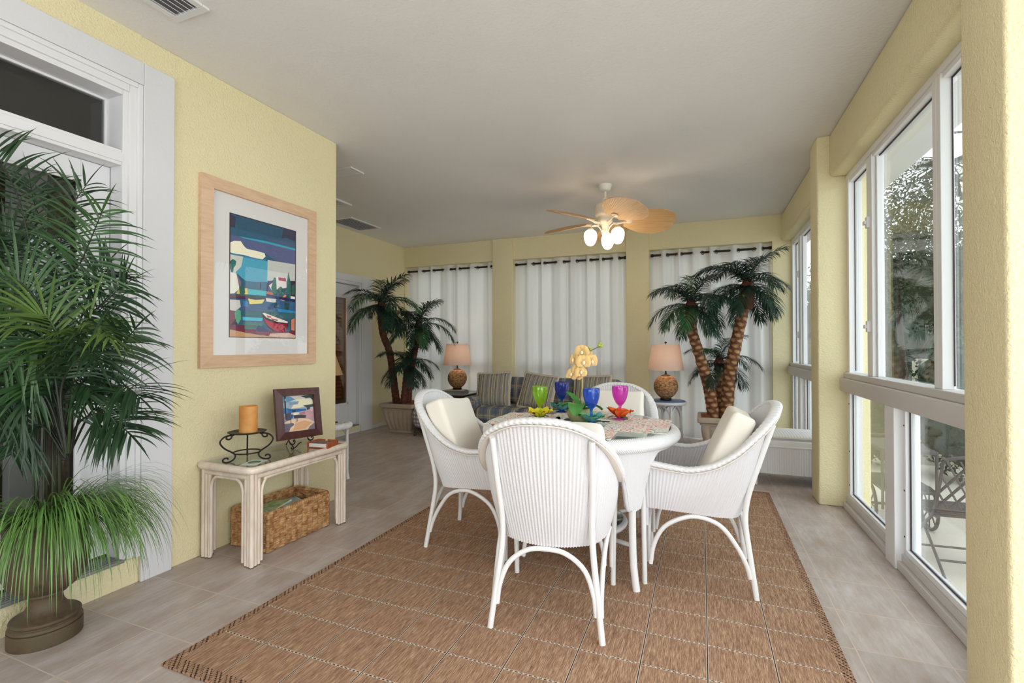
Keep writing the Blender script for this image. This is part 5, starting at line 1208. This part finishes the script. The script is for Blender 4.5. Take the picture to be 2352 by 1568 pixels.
# ------------------------------------------------------------ lamps and their tables
ball = NT('coiled_rope'); co = ball.coord('Object'); vo = ball.n('TexVoronoi', _feature='SMOOTH_F1'); ball.put(vo.inputs['Vector'], ball.coord('Object', (1, 1, 1.7))); vo.inputs['Scale'].default_value = 42; n1 = ball.noise(co, 60, 3)
ball.set(Base__Color=ball.ramp(ball.math('ADD', ball.math('MULTIPLY', vo.outputs['Distance'], .7), ball.math('MULTIPLY', n1, .45)), [(.25, srgb(206, 166, 118)), (.5, srgb(170, 126, 84)), (.75, srgb(116, 80, 52))]), Roughness=.8); ball.bump(ball.math('SUBTRACT', 1.0, vo.outputs['Distance']), .9, .012); MT['rope'] = ball.m
bulb = NT('lamp_bulb'); bulb.set(Base__Color=(1, .9, .75, 1), Emission__Color=(1, .78, .52, 1), Emission__Strength=9.0); MT['bulb'] = bulb.m
def table_lamp(label, loc, watt, sc=1.0):
    L = thing('table_lamp', label, 'lamp', loc, group='rope ball table lamps')
    m = MB(); m.lathe([(.055*sc, 0), (.066*sc, .002), (.066*sc, .022), (.058*sc, .026)], 24); m.build('foot', MT['bronze'], L)
    c = .026+.130; m = MB(); m.lathe(catmull([(.055, .026), (.098, .060), (.130, .115), (.138, .160), (.130, .210), (.098, .260), (.050, .288)], 40)*[sc, 1], 60, cap=False, mod=lambda i, a: 1+.012*math.sin(a*26+i*1.9)*math.sin(i*2.1)); m.build('rope_body', MT['rope'], L)
    m = MB(); m.lathe(catmull([(.060*sc, .280), (.052*sc, .290), (.028*sc, .300), (.014, .308), (.011, .322)], 14), 24, cap=False); m.tube([(0, 0, .31), (0, 0, .40)], .009, 10); m.build('neck', MT['bronze'], L)
    m = MB(); n = 48; z0, z1, r0, r1 = .352, .655, .205*sc, .158*sc
    m.lathe([(r0, z0), (r1, z1)], n, cap=False); m.lathe([(r1-.002, z1), (r0-.002, z0)], n, cap=False); m.lathe([(r0-.002, z0), (r0, z0)], n, cap=False); m.build('lamp_shade', MT['shade'], L)
    m = MB(); m.tube([(0, 0, .40), (0, 0, .655)], .003, 6)
    for k in range(3): a = 2*PI*k/3; m.tube([(0, 0, .645), (r1*math.cos(a), r1*math.sin(a), .65)], .002, 5)
    m.build('harp', MT['bronze'], L)
    m = MB(); m.lathe(catmull([(.004, .652), (.006, .662), (.014, .672), (.012, .684), (0, .690)], 12), 12, cap=False); m.build('finial', MT['bronze'], L)
    m = MB(); m.lathe(catmull([(.012, .40), (.030, .45), (.026, .485), (0, .50)], 12), 14, cap=False); m.build('bulb', MT['bulb'], L)
    li = bpy.data.lights.new('lamp_glow', 'POINT'); li.energy = watt; li.color = (1, .80, .58); li.shadow_soft_size = .05; lo = bpy.data.objects.new('lamp_glow', li); COL.objects.link(lo); lo.location = (loc[0], loc[1], loc[2]+.52)
    return L
rt_ = thing('round_side_table', 'small round white wicker table with a blue top, beside the ringed palm', 'table', (-.385, 5.93, 0))
m = MB(); m.lathe([(0, .528), (.205, .528), (.21, .534), (.205, .540), (0, .541)], 48, cap=False); m.build('blue_top', plain('blue_painted_top', srgb(84, 112, 164), .35), rt_)
m = MB(); m.lathe(catmull([(.19, .49), (.215, .497), (.226, .512), (.221, .528), (.205, .530)], 14), 160, cap=False, mod=lambda i, a: 1+.006*math.sin(a*70+i)); m.build('rim', MT['rim_weave'], rt_)
for k in range(4):
    a = rad(20+90*k); c_, s_ = math.cos(a), math.sin(a)
    m = MB(); m.tube([(.165*c_, .165*s_, .50), (.165*c_, .165*s_, .25), (.185*c_, .185*s_, 0)], .014, 10); m.build('leg', MT['white_pole'], rt_)
    b = rad(20+90*(k+1)); c2, s2 = math.cos(b), math.sin(b); m = MB()
    P = [(.165*c_, .165*s_, .30), (.15*c_+.015*c2, .15*s_+.015*s2, .40), (.11*c_+.06*c2, .11*s_+.06*s2, .465), (.085*(c_+c2), .085*(s_+s2), .485), (.11*c2+.06*c_, .11*s2+.06*s_, .465), (.15*c2+.015*c_, .15*s2+.015*s_, .40), (.165*c2, .165*s2, .30)]
    m.tube(catmull(P, 30), .011, 8); m.build('bracket', MT['braid'], rt_)
m = MB(); m.lathe([(0, .20), (.15, .20), (.156, .206), (.15, .212), (0, .212)], 40, cap=False); m.build('lower_shelf', MT['braid'], rt_)
table_lamp('rope ball lamp with a pale linen shade on the blue-topped wicker table', (-.395, 5.93, .542), 2.2)
# dark end table with glass
et = thing('end_table', 'dark wood end table with glass top between the palm and the sofa', 'table', (-3.295, 6.055, 0))
m = MB(); a, b = .325, .36
for (x0, x1, y0, y1) in ((-a, a, -b, -b+.05), (-a, a, b-.05, b), (-a, -a+.05, -b+.05, b-.05), (a-.05, a, -b+.05, b-.05)): m.box((x0, y0, .475), (x1, y1, .515), .004)
m.build('top_frame', MT['dark_wood'], et)
m = MB(); m.box((-a+.04, -b+.04, .506), (a-.04, b-.04, .514)); m.build('glass_top', MT['tableglass'], et)
for sx in (-1, 1):
    for sy in (-1, 1): m = MB(); m.box((sx*(a-.028)-.022, sy*(b-.028)-.022, 0), (sx*(a-.028)+.022, sy*(b-.028)+.022, .475), .003); m.build('leg', MT['dark_wood'], et)
m = MB(); m.box((-a+.03, -b+.03, .36), (a-.03, b-.03, .385), .003); m.build('shelf', MT['dark_wood'], et)
for k, (w_, d_, z, h_, az, cl, lab) in enumerate(((.30, .23, .5155, .016, 8, (150, 150, 152), 'grey magazine at the bottom of the pile under the left lamp'), (.27, .21, .532, .010, -5, (120, 122, 128), 'dark magazine in the pile under the left lamp'), (.25, .20, .5425, .012, 4, (208, 186, 160), 'tan book right under the left lamp'))):
    m = MB(); m.box((-w_/2, -d_/2, 0), (w_/2, d_/2, h_), .002); o = m.build('magazine' if k < 2 else 'book', plain('paper_cover_%d' % k, srgb(*cl), .5), loc=(-3.28, 6.12, z), rotz=rad(az)); tag(o, lab, 'book' if k == 2 else 'magazine', 'pile under the left lamp')
table_lamp('rope ball lamp on the pile of magazines by the dark palm', (-3.28, 6.14, .555), 2.0, 1.0)

# white wicker stand with a lamp, half behind the wall corner
MT['grey_metal'] = plain('dark_metal', srgb(40, 36, 36), .5)
ws = thing('wicker_stand', 'white wicker stand half hidden behind the yellow wall corner', 'stand', (-3.150, 3.235, 0))
hx2, hy2 = .235, .195
m = MB(); m.box((-hx2, -hy2, .475), (hx2, hy2, .492), .006); m.build('top', MT['braid'], ws)
m = MB(); m.tube(catmull([(-hx2, -hy2, .478), (0, -hy2-.004, .478), (hx2, -hy2, .478), (hx2+.004, 0, .478), (hx2, hy2, .478), (0, hy2+.004, .478), (-hx2, hy2, .478), (-hx2-.004, 0, .478), (-hx2, -hy2, .478)], 160)[:-1], .030, 9, closed=True, up=(0, 0, 1), mod=lambda i, a: 1+.10*math.sin(i*1.6)); m.build('rolled_edge', MT['braid'], ws)
for sx in (-1, 1):
    for sy in (-1, 1):
        m = MB(); x, y = sx*(hx2-.012), sy*(hy2-.012); m.tube([(x, y, .46), (x, y, .06), (x+sx*.004, y, .02), (x+sx*.008, y, 0)], [.0135, .0135, .019, .020], 10); m.tube([(x, y, z) for z in (.18, .195)], .017, 10); m.build('leg', MT['white_pole'], ws)
        m = MB(); m.tube(catmull([(x, y, .33), (x-sx*.015, y, .40), (x-sx*.06, y, .445)], 10), .008, 7); m.build('brace', MT['white_pole'], ws)
m = MB()
for y in (-hy2+.012, hy2-.012):
    for z in (.20, .33): m.tube([(-hx2+.01, y, z), (hx2-.01, y, z)], .007, 6)
    for k in range(-8, 9):
        for d in (1, -1):
            x = k*.05; P = [(x, y, .20), (x+d*.065, y, .33)]
            if max(abs(P[0][0]), abs(P[1][0])) < hx2-.01: m.tube(P, .0035, 5)
for x in (-hx2+.012, hx2-.012):
    for z in (.20, .33): m.tube([(x, -hy2+.01, z), (x, hy2-.01, z)], .007, 6)
    for k in range(-7, 8):
        for d in (1, -1):
            y = k*.05; P = [(x, y, .20), (x, y+d*.065, .33)]
            if max(abs(P[0][1]), abs(P[1][1])) < hy2-.01: m.tube(P, .0035, 5)
m.build('lattice', MT['white_pole'], ws)
sl = thing('shaded_lamp', 'lamp with a tan tapered shade peeking out behind the yellow wall corner', 'lamp', (-3.06, 3.235, .508))
m = MB(); m.box((-.12, -.10, 0), (.105, .10, .010), .003); m.build('base', MT['grey_metal'], sl)
m = MB(); m.lathe(catmull([(.05, .01), (.06, .06), (.04, .16), (.02, .26), (.012, .40)], 20), 16, cap=False); m.build('body', MT['bronze'], sl)
m = MB(); m.lathe([(.185, .42), (.10, .66)], 40, cap=False); m.lathe([(.098, .66), (.183, .42)], 40, cap=False); m.build('lamp_shade', sheer('tan_shade', srgb(206, 172, 128), .4), sl)
# wooden blind in the far door
bl = thing('wooden_blind', 'reddish wooden blind behind the glass of the far door', 'blind', (-4.50, 4.72, 0))
bw = NT('backlit_wood'); bw.set(Base__Color=srgb(170, 84, 46), Roughness=.5)
for k in range(26):
    m = MB(); m.box((-.018, -.42, -.0015), (.018, .42, .0015)); m.xf(Matrix.Translation((0, 0, .50+k*.050)) @ Matrix.Rotation(rad(38), 4, 'Y')); m.build('slat', bw.m, bl)
m = MB(); m.box((-.02, -.43, 1.79), (.02, .43, 1.84)); m.build('head_rail', bw.m, bl)
# plaid ginger pot on a dark stand
gp = thing('plaid_pot', 'blue and white checked pot on a dark stand behind the left wicker chair', 'pot', (-3.40, 5.46, 0))
t = NT('blue_check'); u, v, _ = t.sep(t.coord('UV'))
def st2(c, per, wid): return t.math('LESS_THAN', t.math('PINGPONG', c, per/2), wid)
c = t.mix(t.math('MULTIPLY', st2(u, .052, .015), .55), srgb(224, 224, 230), srgb(64, 72, 124)); c = t.mix(t.math('MULTIPLY', st2(v, .052, .015), .55), c, srgb(64, 72, 124)); c = t.mix(t.math('MULTIPLY', st2(v, .052, .003), .6), c, srgb(120, 50, 70)); t.set(Base__Color=c, Roughness=.35); MT['check'] = t.m
m = MB(); m.lathe(catmull([(.09, .105), (.13, .13), (.155, .19), (.162, .26), (.155, .32), (.135, .345), (.14, .36), (.13, .36), (.12, .34)], 40), 40, cap=True); m.build('pot', MT['check'], gp)
m = MB(); m.lathe([(0, .075), (.12, .075), (.135, .09), (.12, .105), (0, .105)], 30, cap=False)
m.build('stand_ring', MT['dark_wood'], gp)
for k in range(4):
    a = rad(45+90*k); m = MB(); m.tube(catmull([(.11*math.cos(a), .11*math.sin(a), .09), (.135*math.cos(a), .135*math.sin(a), .05), (.12*math.cos(a), .12*math.sin(a), .02), (.145*math.cos(a), .145*math.sin(a), .012)], 14), .011, 8); m.build('stand_foot', MT['dark_wood'], gp)
# ottoman by the window
ot = thing('wicker_ottoman', 'long white wicker ottoman with a striped cushion beside the window column', 'ottoman', (.70, 4.80, 0))
m = MB(); w2, d2_ = .285, .22
def ribbed(P0, P1, n, z0, z1, o):
    k = np.arange(n*6+1); P0, P1 = np.array(P0, float), np.array(P1, float); G = np.zeros((len(k), 4, 3)); G[:, :, :2] = (P0+(P1-P0)*(k/(n*6))[:, None])[:, None, :]+np.array(o)*(.003*np.abs(np.cos(PI*k/6))**.7)[:, None, None]; G[:, :, 2] = np.linspace(z0, z1, 4); U = np.zeros((len(k), 4, 2)); U[..., 0] = (k*.0027)[:, None]; U[..., 1] = G[..., 2]
    m.grid(G, uv=U)
for P0, P1, n, o in (((-w2, -d2_), (w2, -d2_), 32, (0, -1)), ((w2, -d2_), (w2, d2_), 26, (1, 0)), ((w2, d2_), (-w2, d2_), 32, (0, 1)), ((-w2, d2_), (-w2, -d2_), 26, (-1, 0))): ribbed(P0, P1, n, .10, .325, o)
m.box((-w2+.002, -d2_+.002, .10), (w2-.002, d2_-.002, .11)); m.build('body', MT['wicker'], ot)
m = MB(); m.box((-w2-.008, -d2_-.008, .325), (w2+.008, d2_+.008, .385), .012, smooth=True); m.tube(rrect(-w2-.004, w2+.004, -d2_-.004, d2_+.004, .02, .33), .010, 8, closed=True, mod=lambda i, a: 1+.1*math.sin(i)); m.build('lid', MT['braid'], ot)
t = NT('striped_ticking'); X, Y, Z = t.sep(t.coord('Object')); q = t.math('FRACT', t.math('DIVIDE', t.math('ADD', Y, 1.0), .12)); q2 = t.math('FRACT', t.math('DIVIDE', t.math('ADD', X, 1.0), .022))
c = t.mix(t.math('LESS_THAN', q2, .35), srgb(238, 236, 232), srgb(214, 216, 222)); zz = t.math('LESS_THAN', Z, .412); cz = t.ramp(t.math('DIVIDE', t.math('SUBTRACT', Z, .38), .05), [(0, srgb(226, 226, 226)), (.25, srgb(186, 190, 206)), (.45, srgb(226, 222, 190)), (.6, srgb(196, 200, 214)), (.85, srgb(230, 230, 230))], 'CONSTANT')
t.set(Base__Color=t.mix(zz, c, cz), Roughness=.9)
m = soft_box((-w2-.004, -d2_-.004, .385), (w2+.004, d2_+.004, .424), .018, .010, 2); m.build('cushion', t.m, ot)
for sx in (-1, 1):
    for sy in (-1, 1): m = MB(); m.tube([(sx*(w2-.012), sy*(d2_-.012), .11), (sx*(w2-.008), sy*(d2_-.008), 0)], .017, 10); m.build('leg', MT['white_pole'], ot)

# ------------------------------------------------------------ ceiling fan
FX, FY = -.866, 4.645
fan = thing('ceiling_fan', 'cream ceiling fan with five leaf shaped blades and lit glass shades', 'ceiling fan', (FX, FY, CH))
MT['cream'] = plain('cream_enamel', srgb(232, 222, 200), .35)
MT['fanwhite'] = plain('distressed_white', srgb(226, 212, 190), .45, var=.05, vscale=60)
m = MB(); m.lathe(catmull([(.066, 0), (.066, -.012), (.058, -.03), (.045, -.055), (.022, -.064)], 18), 32, cap=True); m.build('canopy', plain('white_canopy', srgb(232, 230, 224), .4), fan)
m = MB(); m.tube([(0, 0, -.05), (0, 0, -.16)], .0115, 12); m.lathe(catmull([(.014, -.125), (.03, -.135), (.034, -.16), (.036, -.18)], 12), 20, cap=False); m.build('downrod', MT['cream'], fan)
m = MB(); m.lathe(catmull([(.036, -.175), (.075, -.185), (.10, -.205), (.105, -.25), (.100, -.29), (.085, -.305), (.07, -.31), (.066, -.33), (.070, -.345), (.064, -.365), (.045, -.385), (.04, -.395)], 40), 40, cap=True); m.build('motor', MT['fanwhite'], fan)
pal = NT('woven_palm_blade'); u, v, _ = pal.sep(pal.coord('UV')); rb2 = pal.math('SINE', pal.math('MULTIPLY', pal.math('ARCTAN2', v, pal.math('ADD', u, .25)), 190.0))
pal.set(Base__Color=pal.ramp(pal.noise(pal.coord('UV', (3, 60, 1)), 1.0, 3), [(.3, srgb(190, 148, 98)), (.7, srgb(212, 174, 126))]), Roughness=.55); pal.bump(rb2, .35, .002)
for k, az in enumerate((303.6, 18.6, 91.6, 163.6, 235.6)):
    nu, nv = 26, 13; G = np.zeros((nu, nv, 3)); UV = np.zeros((nu, nv, 2))
    for i in range(nu):
        s = i/(nu-1); wd = .212*(.36+.64*math.sin(PI/2*min(1, s/.58)))*math.sqrt(max(0.0, 1-s**5))
        for j in range(nv):
            q = (j/(nv-1)-.5)*2; x = .185+.485*s; G[i, j] = (x, q*wd, -.020*(q*q)*wd/.2*1.0+.010*math.sin(PI*s)); UV[i, j] = (s*.485, q*wd)
    pitch = Matrix.Rotation(rad(-19), 4, 'X')
    Mx = Matrix.Rotation(rad(az), 4, 'Z') @ Matrix.Translation((0, 0, -.348)) @ pitch
    m = MB(); m.grid(G, uv=UV); H = G.copy(); H[..., 2] -= .006; m.grid(H, uv=UV, flip=True)
    for e in (0, nv-1): m.grid(np.stack([G[:, e], H[:, e]], 1), flip=(e == 0))
    m.grid(np.stack([G[0], H[0]], 1)); m.xf(Mx); bo = m.build('blade', pal.m, fan)
    m = MB(); m.tube(catmull([(.07, 0, -.025), (.12, 0, -.030), (.17, 0, -.018), (.24, 0, -.010)], 14), [.012]*14, 8, ell=.5); m.lathe([(0, -.012), (.03, -.012), (.034, -.008), (.03, -.004), (0, -.004)], 16, (.23, 0, 0), cap=False); m.xf(Mx); m.build('blade_iron', MT['fanwhite'], bo)
m = MB(); m.lathe(catmull([(.040, -.39), (.034, -.41), (.030, -.43), (.036, -.455), (.030, -.485), (.012, -.51), (.006, -.525), (0, -.53)], 24), 20, cap=False); m.build('light_kit', MT['cream'], fan)
gl = NT('lit_frosted_glass'); gl.set(Base__Color=(1, .95, .88, 1), Emission__Color=(1, .84, .62, 1), Emission__Strength=5.0, Roughness=.3)
for az in (21.6+190, 21.6+310, 21.6+70):
    c_, s_ = math.cos(rad(az)), math.sin(rad(az)); m = MB()
    m.tube([(r*c_, r*s_, z) for r, z in catmull([(.030, -.46), (.06, -.415), (.10, -.395), (.135, -.405), (.150, -.43)], 20)], .006, 8); m.lathe([(.0, -.425), (.024, -.428), (.034, -.445), (.030, -.452)], 16, (.15*c_, .15*s_, 0), cap=False); m.build('lamp_arm', MT['fanwhite'], fan)
    m = MB(); m.lathe(catmull([(.030, -.445), (.052, -.462), (.062, -.495), (.056, -.545), (.034, -.585), (.0, -.600)], 24), 28, (.15*c_, .15*s_, 0), cap=False); m.build('glass_shade', gl.m, fan)
    li = bpy.data.lights.new('fan_glow', 'POINT'); li.energy = 1.5; li.color = (1, .76, .5); li.shadow_soft_size = .06; lo = bpy.data.objects.new('fan_glow', li); COL.objects.link(lo); lo.location = (FX+.15*c_, FY+.15*s_, CH-.64)
# ceiling registers
def vent(label, x0, x1, y0, y1, along, bw=.028, nsl=5, th=.012):
    v = thing('ceiling_vent', label, 'vent', ((x0+x1)/2, (y0+y1)/2, CH)); hx, hy = (x1-x0)/2, (y1-y0)/2; m = MB()
    m.box((-hx, -hy, -th), (hx, -hy+bw, 0), .003); m.box((-hx, hy-bw, -th), (hx, hy, 0), .003); m.box((-hx, -hy+bw, -th), (-hx+bw, hy-bw, 0), .003); m.box((hx-bw, -hy+bw, -th), (hx, hy-bw, 0), .003); m.build('frame', MT['trim'], v)
    m = MB(); m.box((-hx+bw, -hy+bw, -.002), (hx-bw, hy-bw, 0)); m.build('duct_shade', plain('vent_shadow', srgb(120, 120, 124), .8), v)  # flat grey sheet, the shade between the slats put into its colour
    for k in range(nsl):
        m = MB(); q = -1+2*(k+.5)/nsl
        if along == 'y': m.box((-.008, -hy+bw, -.001), (.008, hy-bw, .001)); m.xf(Matrix.Translation((q*(hx-bw), 0, -.011)) @ Matrix.Rotation(rad(35), 4, 'Y'))
        else: m.box((-hx+bw, -.008, -.001), (hx-bw, .008, .001)); m.xf(Matrix.Translation((0, q*(hy-bw), -.011)) @ Matrix.Rotation(rad(-35), 4, 'X'))
        m.build('slat', MT['trim'], v)
vent('white ceiling vent above the near door casing', -2.335, -2.115, 1.12, 1.535, 'y', .034, 5)
vent('white ceiling vent just past the yellow wall corner', -3.30, -2.83, 3.34, 3.52, 'x')
vent('thin white ceiling vent seen edge-on behind the wall corner', -3.95, -3.58, 4.0, 4.25, 'x', .03, 4, .018)
vent('wide ceiling grille near the far left wall', -4.30, -3.93, 4.65, 5.24, 'y', .03, 8)
# ------------------------------------------------------------ outside the windows
m = MB(); m.box((1.13, -4, -.6), (9, 16, -.45)); struct(m, 'floor_patio', plain('pale_concrete', srgb(206, 198, 186), .8, var=.05, vscale=3))
m = MB(); m.box((-8, 6.80, -.6), (1.13, 16, -.45)); struct(m, 'floor_yard', plain('lawn_soil', srgb(120, 130, 90), .9, var=.2, vscale=4))
m = MB(); m.box((1.13, -3, 2.47), (1.41, 6.75, 2.62), .006); m.box((1.13, -3, 2.43), (1.20, 6.75, 2.47), .004); struct(m, 'trim_4', MT['trim'])
m = MB(); m.box((2.75, 8.2, -.45), (4.6, 8.35, 1.0), .01); struct(m, 'wall_garden', stucco('garden_stucco', srgb(188, 180, 160)))
MT['tree_leaf'] = [leafmat('oak_leaf', srgb(40, 46, 26), srgb(66, 70, 40), .6), leafmat('shrub_leaf', srgb(26, 40, 26), srgb(46, 62, 38), .6)]
MT['tree_bark'] = plain('grey_bark', srgb(84, 74, 64), .9, var=.2, vscale=12)
rt2 = np.random.default_rng(21)
def leaf_cloud(m, c, R, n, size):
    c = np.array(c, float); R = np.array(R, float)
    d = rt2.normal(size=(n, 3)); d /= np.linalg.norm(d, axis=1)[:, None]; P = c+d*R*(rt2.random(n)[:, None]**.45)
    for p in P:
        a = nrm(rt2.normal(size=3)); b = nrm(np.cross(a, rt2.normal(size=3))); s = size*rt2.uniform(.6, 1.3)
        m.add([p-a*s, p-b*s*.42, p+a*s, p+b*s*.42], [[0, 1, 2, 3]], None, False)
def core(m, c, R):
    """the dense inside of a crown: a lumpy dark mass of leaves"""
    bm = bmesh.new(); bmesh.ops.create_icosphere(bm, subdivisions=4, radius=1.0)
    for q in bm.verts:
        k = 1+.12*math.sin(q.co.x*9+q.co.z*4)*math.sin(q.co.y*8+1)+.08*math.sin(q.co.z*13+q.co.x*5); q.co = Vector((c[0]+q.co.x*R[0]*k, c[1]+q.co.y*R[1]*k, c[2]+q.co.z*R[2]*k))
    m.bm(bm, smooth=False)
def tree(label, x, y, clouds, trunkr, mat, leafn, size, name='oak_tree'):
    t_ = thing(name, label, 'tree', (x, y, -.45))
    m = MB()
    for c, R, n in clouds:
        leaf_cloud(m, c, R, n, size)
        if c[2] < 2.7: core(m, c, [q*.72 for q in R])
    m.build('foliage', mat, t_)
    m = MB(); top = clouds[0][0]; m.tube(catmull([(0, 0, 0), (.1, .05, .8), (top[0]*.5, top[1]*.5, top[2]*.6), top], 14), np.linspace(trunkr, trunkr*.4, 14), 10)
    for c, R, n in clouds[1:]: m.tube(catmull([(0.05, 0, 1.0), (c[0]*.5, c[1]*.5, c[2]*.7), c], 8), np.linspace(trunkr*.5, trunkr*.2, 8), 7)
    m.build('trunk', MT['tree_bark'], t_)
tree('olive green tree filling the near window against the sky', 3.0, 9.6, [((0, 0, 3.45), (1.0, 1.4, 1.05), 7500), ((.55, -.7, 2.5), (.8, .9, .8), 5000), ((-.5, .9, 2.6), (.8, 1.0, .9), 4500)], .07, MT['tree_leaf'][0], 1, .034)
tree('taller tree further back behind the olive green tree', 4.7, 13.6, [((0, 0, 4.2), (1.9, 1.5, 1.7), 6500), ((-.9, -.5, 2.6), (1.4, 1.2, 1.2), 4500)], .12, MT['tree_leaf'][0], 1, .05)
def shrub(label, x, y, R, n, name='shrub'):
    s = thing(name, label, 'shrub', (x, y, -.45)); m = MB(); leaf_cloud(m, (0, 0, R[2]), R, n, .035); core(m, (0, 0, R[2]), [q*.80 for q in R]); m.build('foliage', MT['tree_leaf'][1], s)
    m = MB()
    for k in range(5): a = 2*PI*k/5; m.tube([(0, 0, 0), (R[0]*.5*math.cos(a), R[1]*.5*math.sin(a), R[2]*1.1)], .015, 6)
    m.build('stem', MT['tree_bark'], s)
for k, (x, y, R, n, lab) in enumerate(((2.95, 7.3, (.6, .6, .95), 4200, 'dark rounded shrub behind the patio chair'), (2.15, 8.0, (.5, .6, .7), 3200, 'dark shrub left of the rounded one, beyond the glass'), (1.75, 9.6, (.5, .8, .95), 3000, 'dark shrub farthest along the patio edge'), (3.5, 11.8, (1.0, .7, 1.35), 4200, 'large dark shrub behind the garden wall'), (1.5, 12.6, (.85, .7, 1.5), 3600, 'tall dark shrub closing the view beyond the far pane'), (2.75, 5.6, (.4, .5, .55), 2600, 'dark shrub nearest the patio chair'))): shrub(lab, x, y, R, n)
hd = thing('hedge', 'long dark hedge closing the far end of the garden', 'hedge', (3.6, 15.2, -.45)); m = MB(); leaf_cloud(m, (0, 0, 1.5), (3.2, .5, 1.9), 9000, .06)
for k in range(7): core(m, (-2.7+k*.9, 0, 1.35), (.75, .4, 1.55+.2*math.sin(k*2.1)))
m.build('foliage', MT['tree_leaf'][1], hd); m = MB()
for k in range(7): m.tube([(-2.7+k*.9, 0, 0), (-2.7+k*.9, 0, 1.2)], .03, 6)
m.build('stem', MT['tree_bark'], hd)
# fan palm reaching in at the top of the window
fp = thing('fan_palm', 'fan palm fronds hanging at the top of the near window', 'palm', (2.95, 5.9, -.45))
m = MB(); m.tube(catmull([(0, 0, 0), (.05, 0, 1.8), (0, .05, 3.7)], 20), [.11*(1+.08*((i*1.0) % 2)) for i in range(20)], 10); m.build('trunk', MT['tree_bark'], fp)
for k in range(15):
    a = 2*PI*k/15+.3; e = (.6, .0, -.45)[k % 3]; L = (.8, .95, .7)[k % 3]; c0 = np.array([0, .05, 3.7]); d = np.array([math.cos(a)*math.cos(e), math.sin(a)*math.cos(e), math.sin(e)]); hub = c0+d*L; m = MB(); m.tube([c0, hub], .012, 6)
    S_ = nrm(np.cross(d, [0, 0, 1])); U_ = np.cross(S_, d)
    for q in np.linspace(-1.9, 2.0, 24): leaflet(m, hub, d*math.cos(q)+S_*math.sin(q)+U_*.15, .66, .014, .6, nseg=5)
    m.build('fan_frond', MT['tree_leaf'][0], fp)
# folding metal patio chair
MT['patio_metal'] = plain('dark_brown_metal', srgb(74, 68, 66), .5, .2)
pc = thing('patio_chair', 'dark folding metal chair with a lattice back on the patio outside', 'chair', (1.76, 4.50, -.45), rotz=rad(4)); pc.scale = (1, 1, .93)
w = .23
for s in (-1, 1):
    m = MB(); m.tube(catmull([(s*w, .22, 0), (s*w, .02, .28), (s*w, -.16, .46), (s*w, -.24, .68), (s*w, -.30, .90)], 20), .013, 8, ell=.7); m.build('back_upright', MT['patio_metal'], pc)
    m = MB(); m.tube(catmull([(s*(w-.03), -.24, 0), (s*(w-.03), -.02, .24), (s*(w-.03), .20, .44)], 14), .013, 8, ell=.7); m.build('cross_leg', MT['patio_metal'], pc)
m = MB(); m.tube(catmull([(-w, -.30, .90), (-.1, -.325, .935), (.1, -.325, .935), (w, -.30, .90)], 18), .014, 8); m.build('top_rail', MT['patio_metal'], pc)
m = MB()
def bp(x, z): return (x, -.17-.14*(z-.50)/.40-.02*math.cos(x*6), z)
for k in range(-4, 5):
    for d in (1, -1):
        P = [(x_, z_) for x_, z_ in ((k*.075+d*q*.22, .50+q*.40) for q in np.linspace(0, 1, 7)) if abs(x_) <= w]
        if len(P) > 1: m.tube([bp(*p) for p in P], .009, 6, ell=.4)
m.tube([bp(x, .50) for x in np.linspace(-w, w, 8)], .011, 6); m.build('lattice_back', MT['patio_metal'], pc)
m = MB()
for k in range(10): y = -.17+k*.042; m.box((-w+.01, y-.016, .445), (w-.01, y+.016, .453), .002)
m.box((-w, -.19, .435), (-w+.02, .23, .449), .002); m.box((w-.02, -.19, .435), (w, .23, .449), .002); m.build('seat', MT['patio_metal'], pc)
m = MB(); m.tube([(-w, .14, .10), (w, .14, .10)], .009, 6); m.tube([(-w+.03, -.15, .10), (w-.03, -.15, .10)], .009, 6); m.build('stretcher', MT['patio_metal'], pc)
# wheeled patio cart
wc = thing('patio_cart', 'dark wheeled cart on the patio behind the lower glass pane', 'cart', (1.66, 5.35, -.45), rotz=rad(0))
for x in (-.22, .22):
    m = MB(); m.tube([(x, .18*math.cos(a), .185+.18*math.sin(a)) for a in np.linspace(0, 2*PI, 32, endpoint=False)], .014, 8, closed=True)
    for k in range(4): a = PI*k/4; m.tube([(x, .18*math.cos(a), .185+.18*math.sin(a)), (x, -.18*math.cos(a), .185-.18*math.sin(a))], .006, 6)
    m.build('wheel', MT['patio_metal'], wc)
m = MB(); m.tube([(-.24, 0, .185), (.24, 0, .185)], .012, 8); m.build('axle', MT['patio_metal'], wc)
m = MB(); m.box((-.20, -.25, .36), (.20, .35, .39), .004); m.box((-.20, -.25, .70), (.20, .35, .73), .004); m.build('shelf', MT['patio_metal'], wc)
for x in (-.19, .19):
    for y in (-.24, .34): m = MB(); m.tube([(x, y, .0 if y > 0 else .2), (x, y, .73)], .012, 8); m.build('leg', MT['patio_metal'], wc)
m = MB(); m.tube([(-.19, .34, .70), (-.19, .50, .74), (.19, .50, .74), (.19, .34, .70)], .011, 8); m.build('handle', MT['patio_metal'], wc)
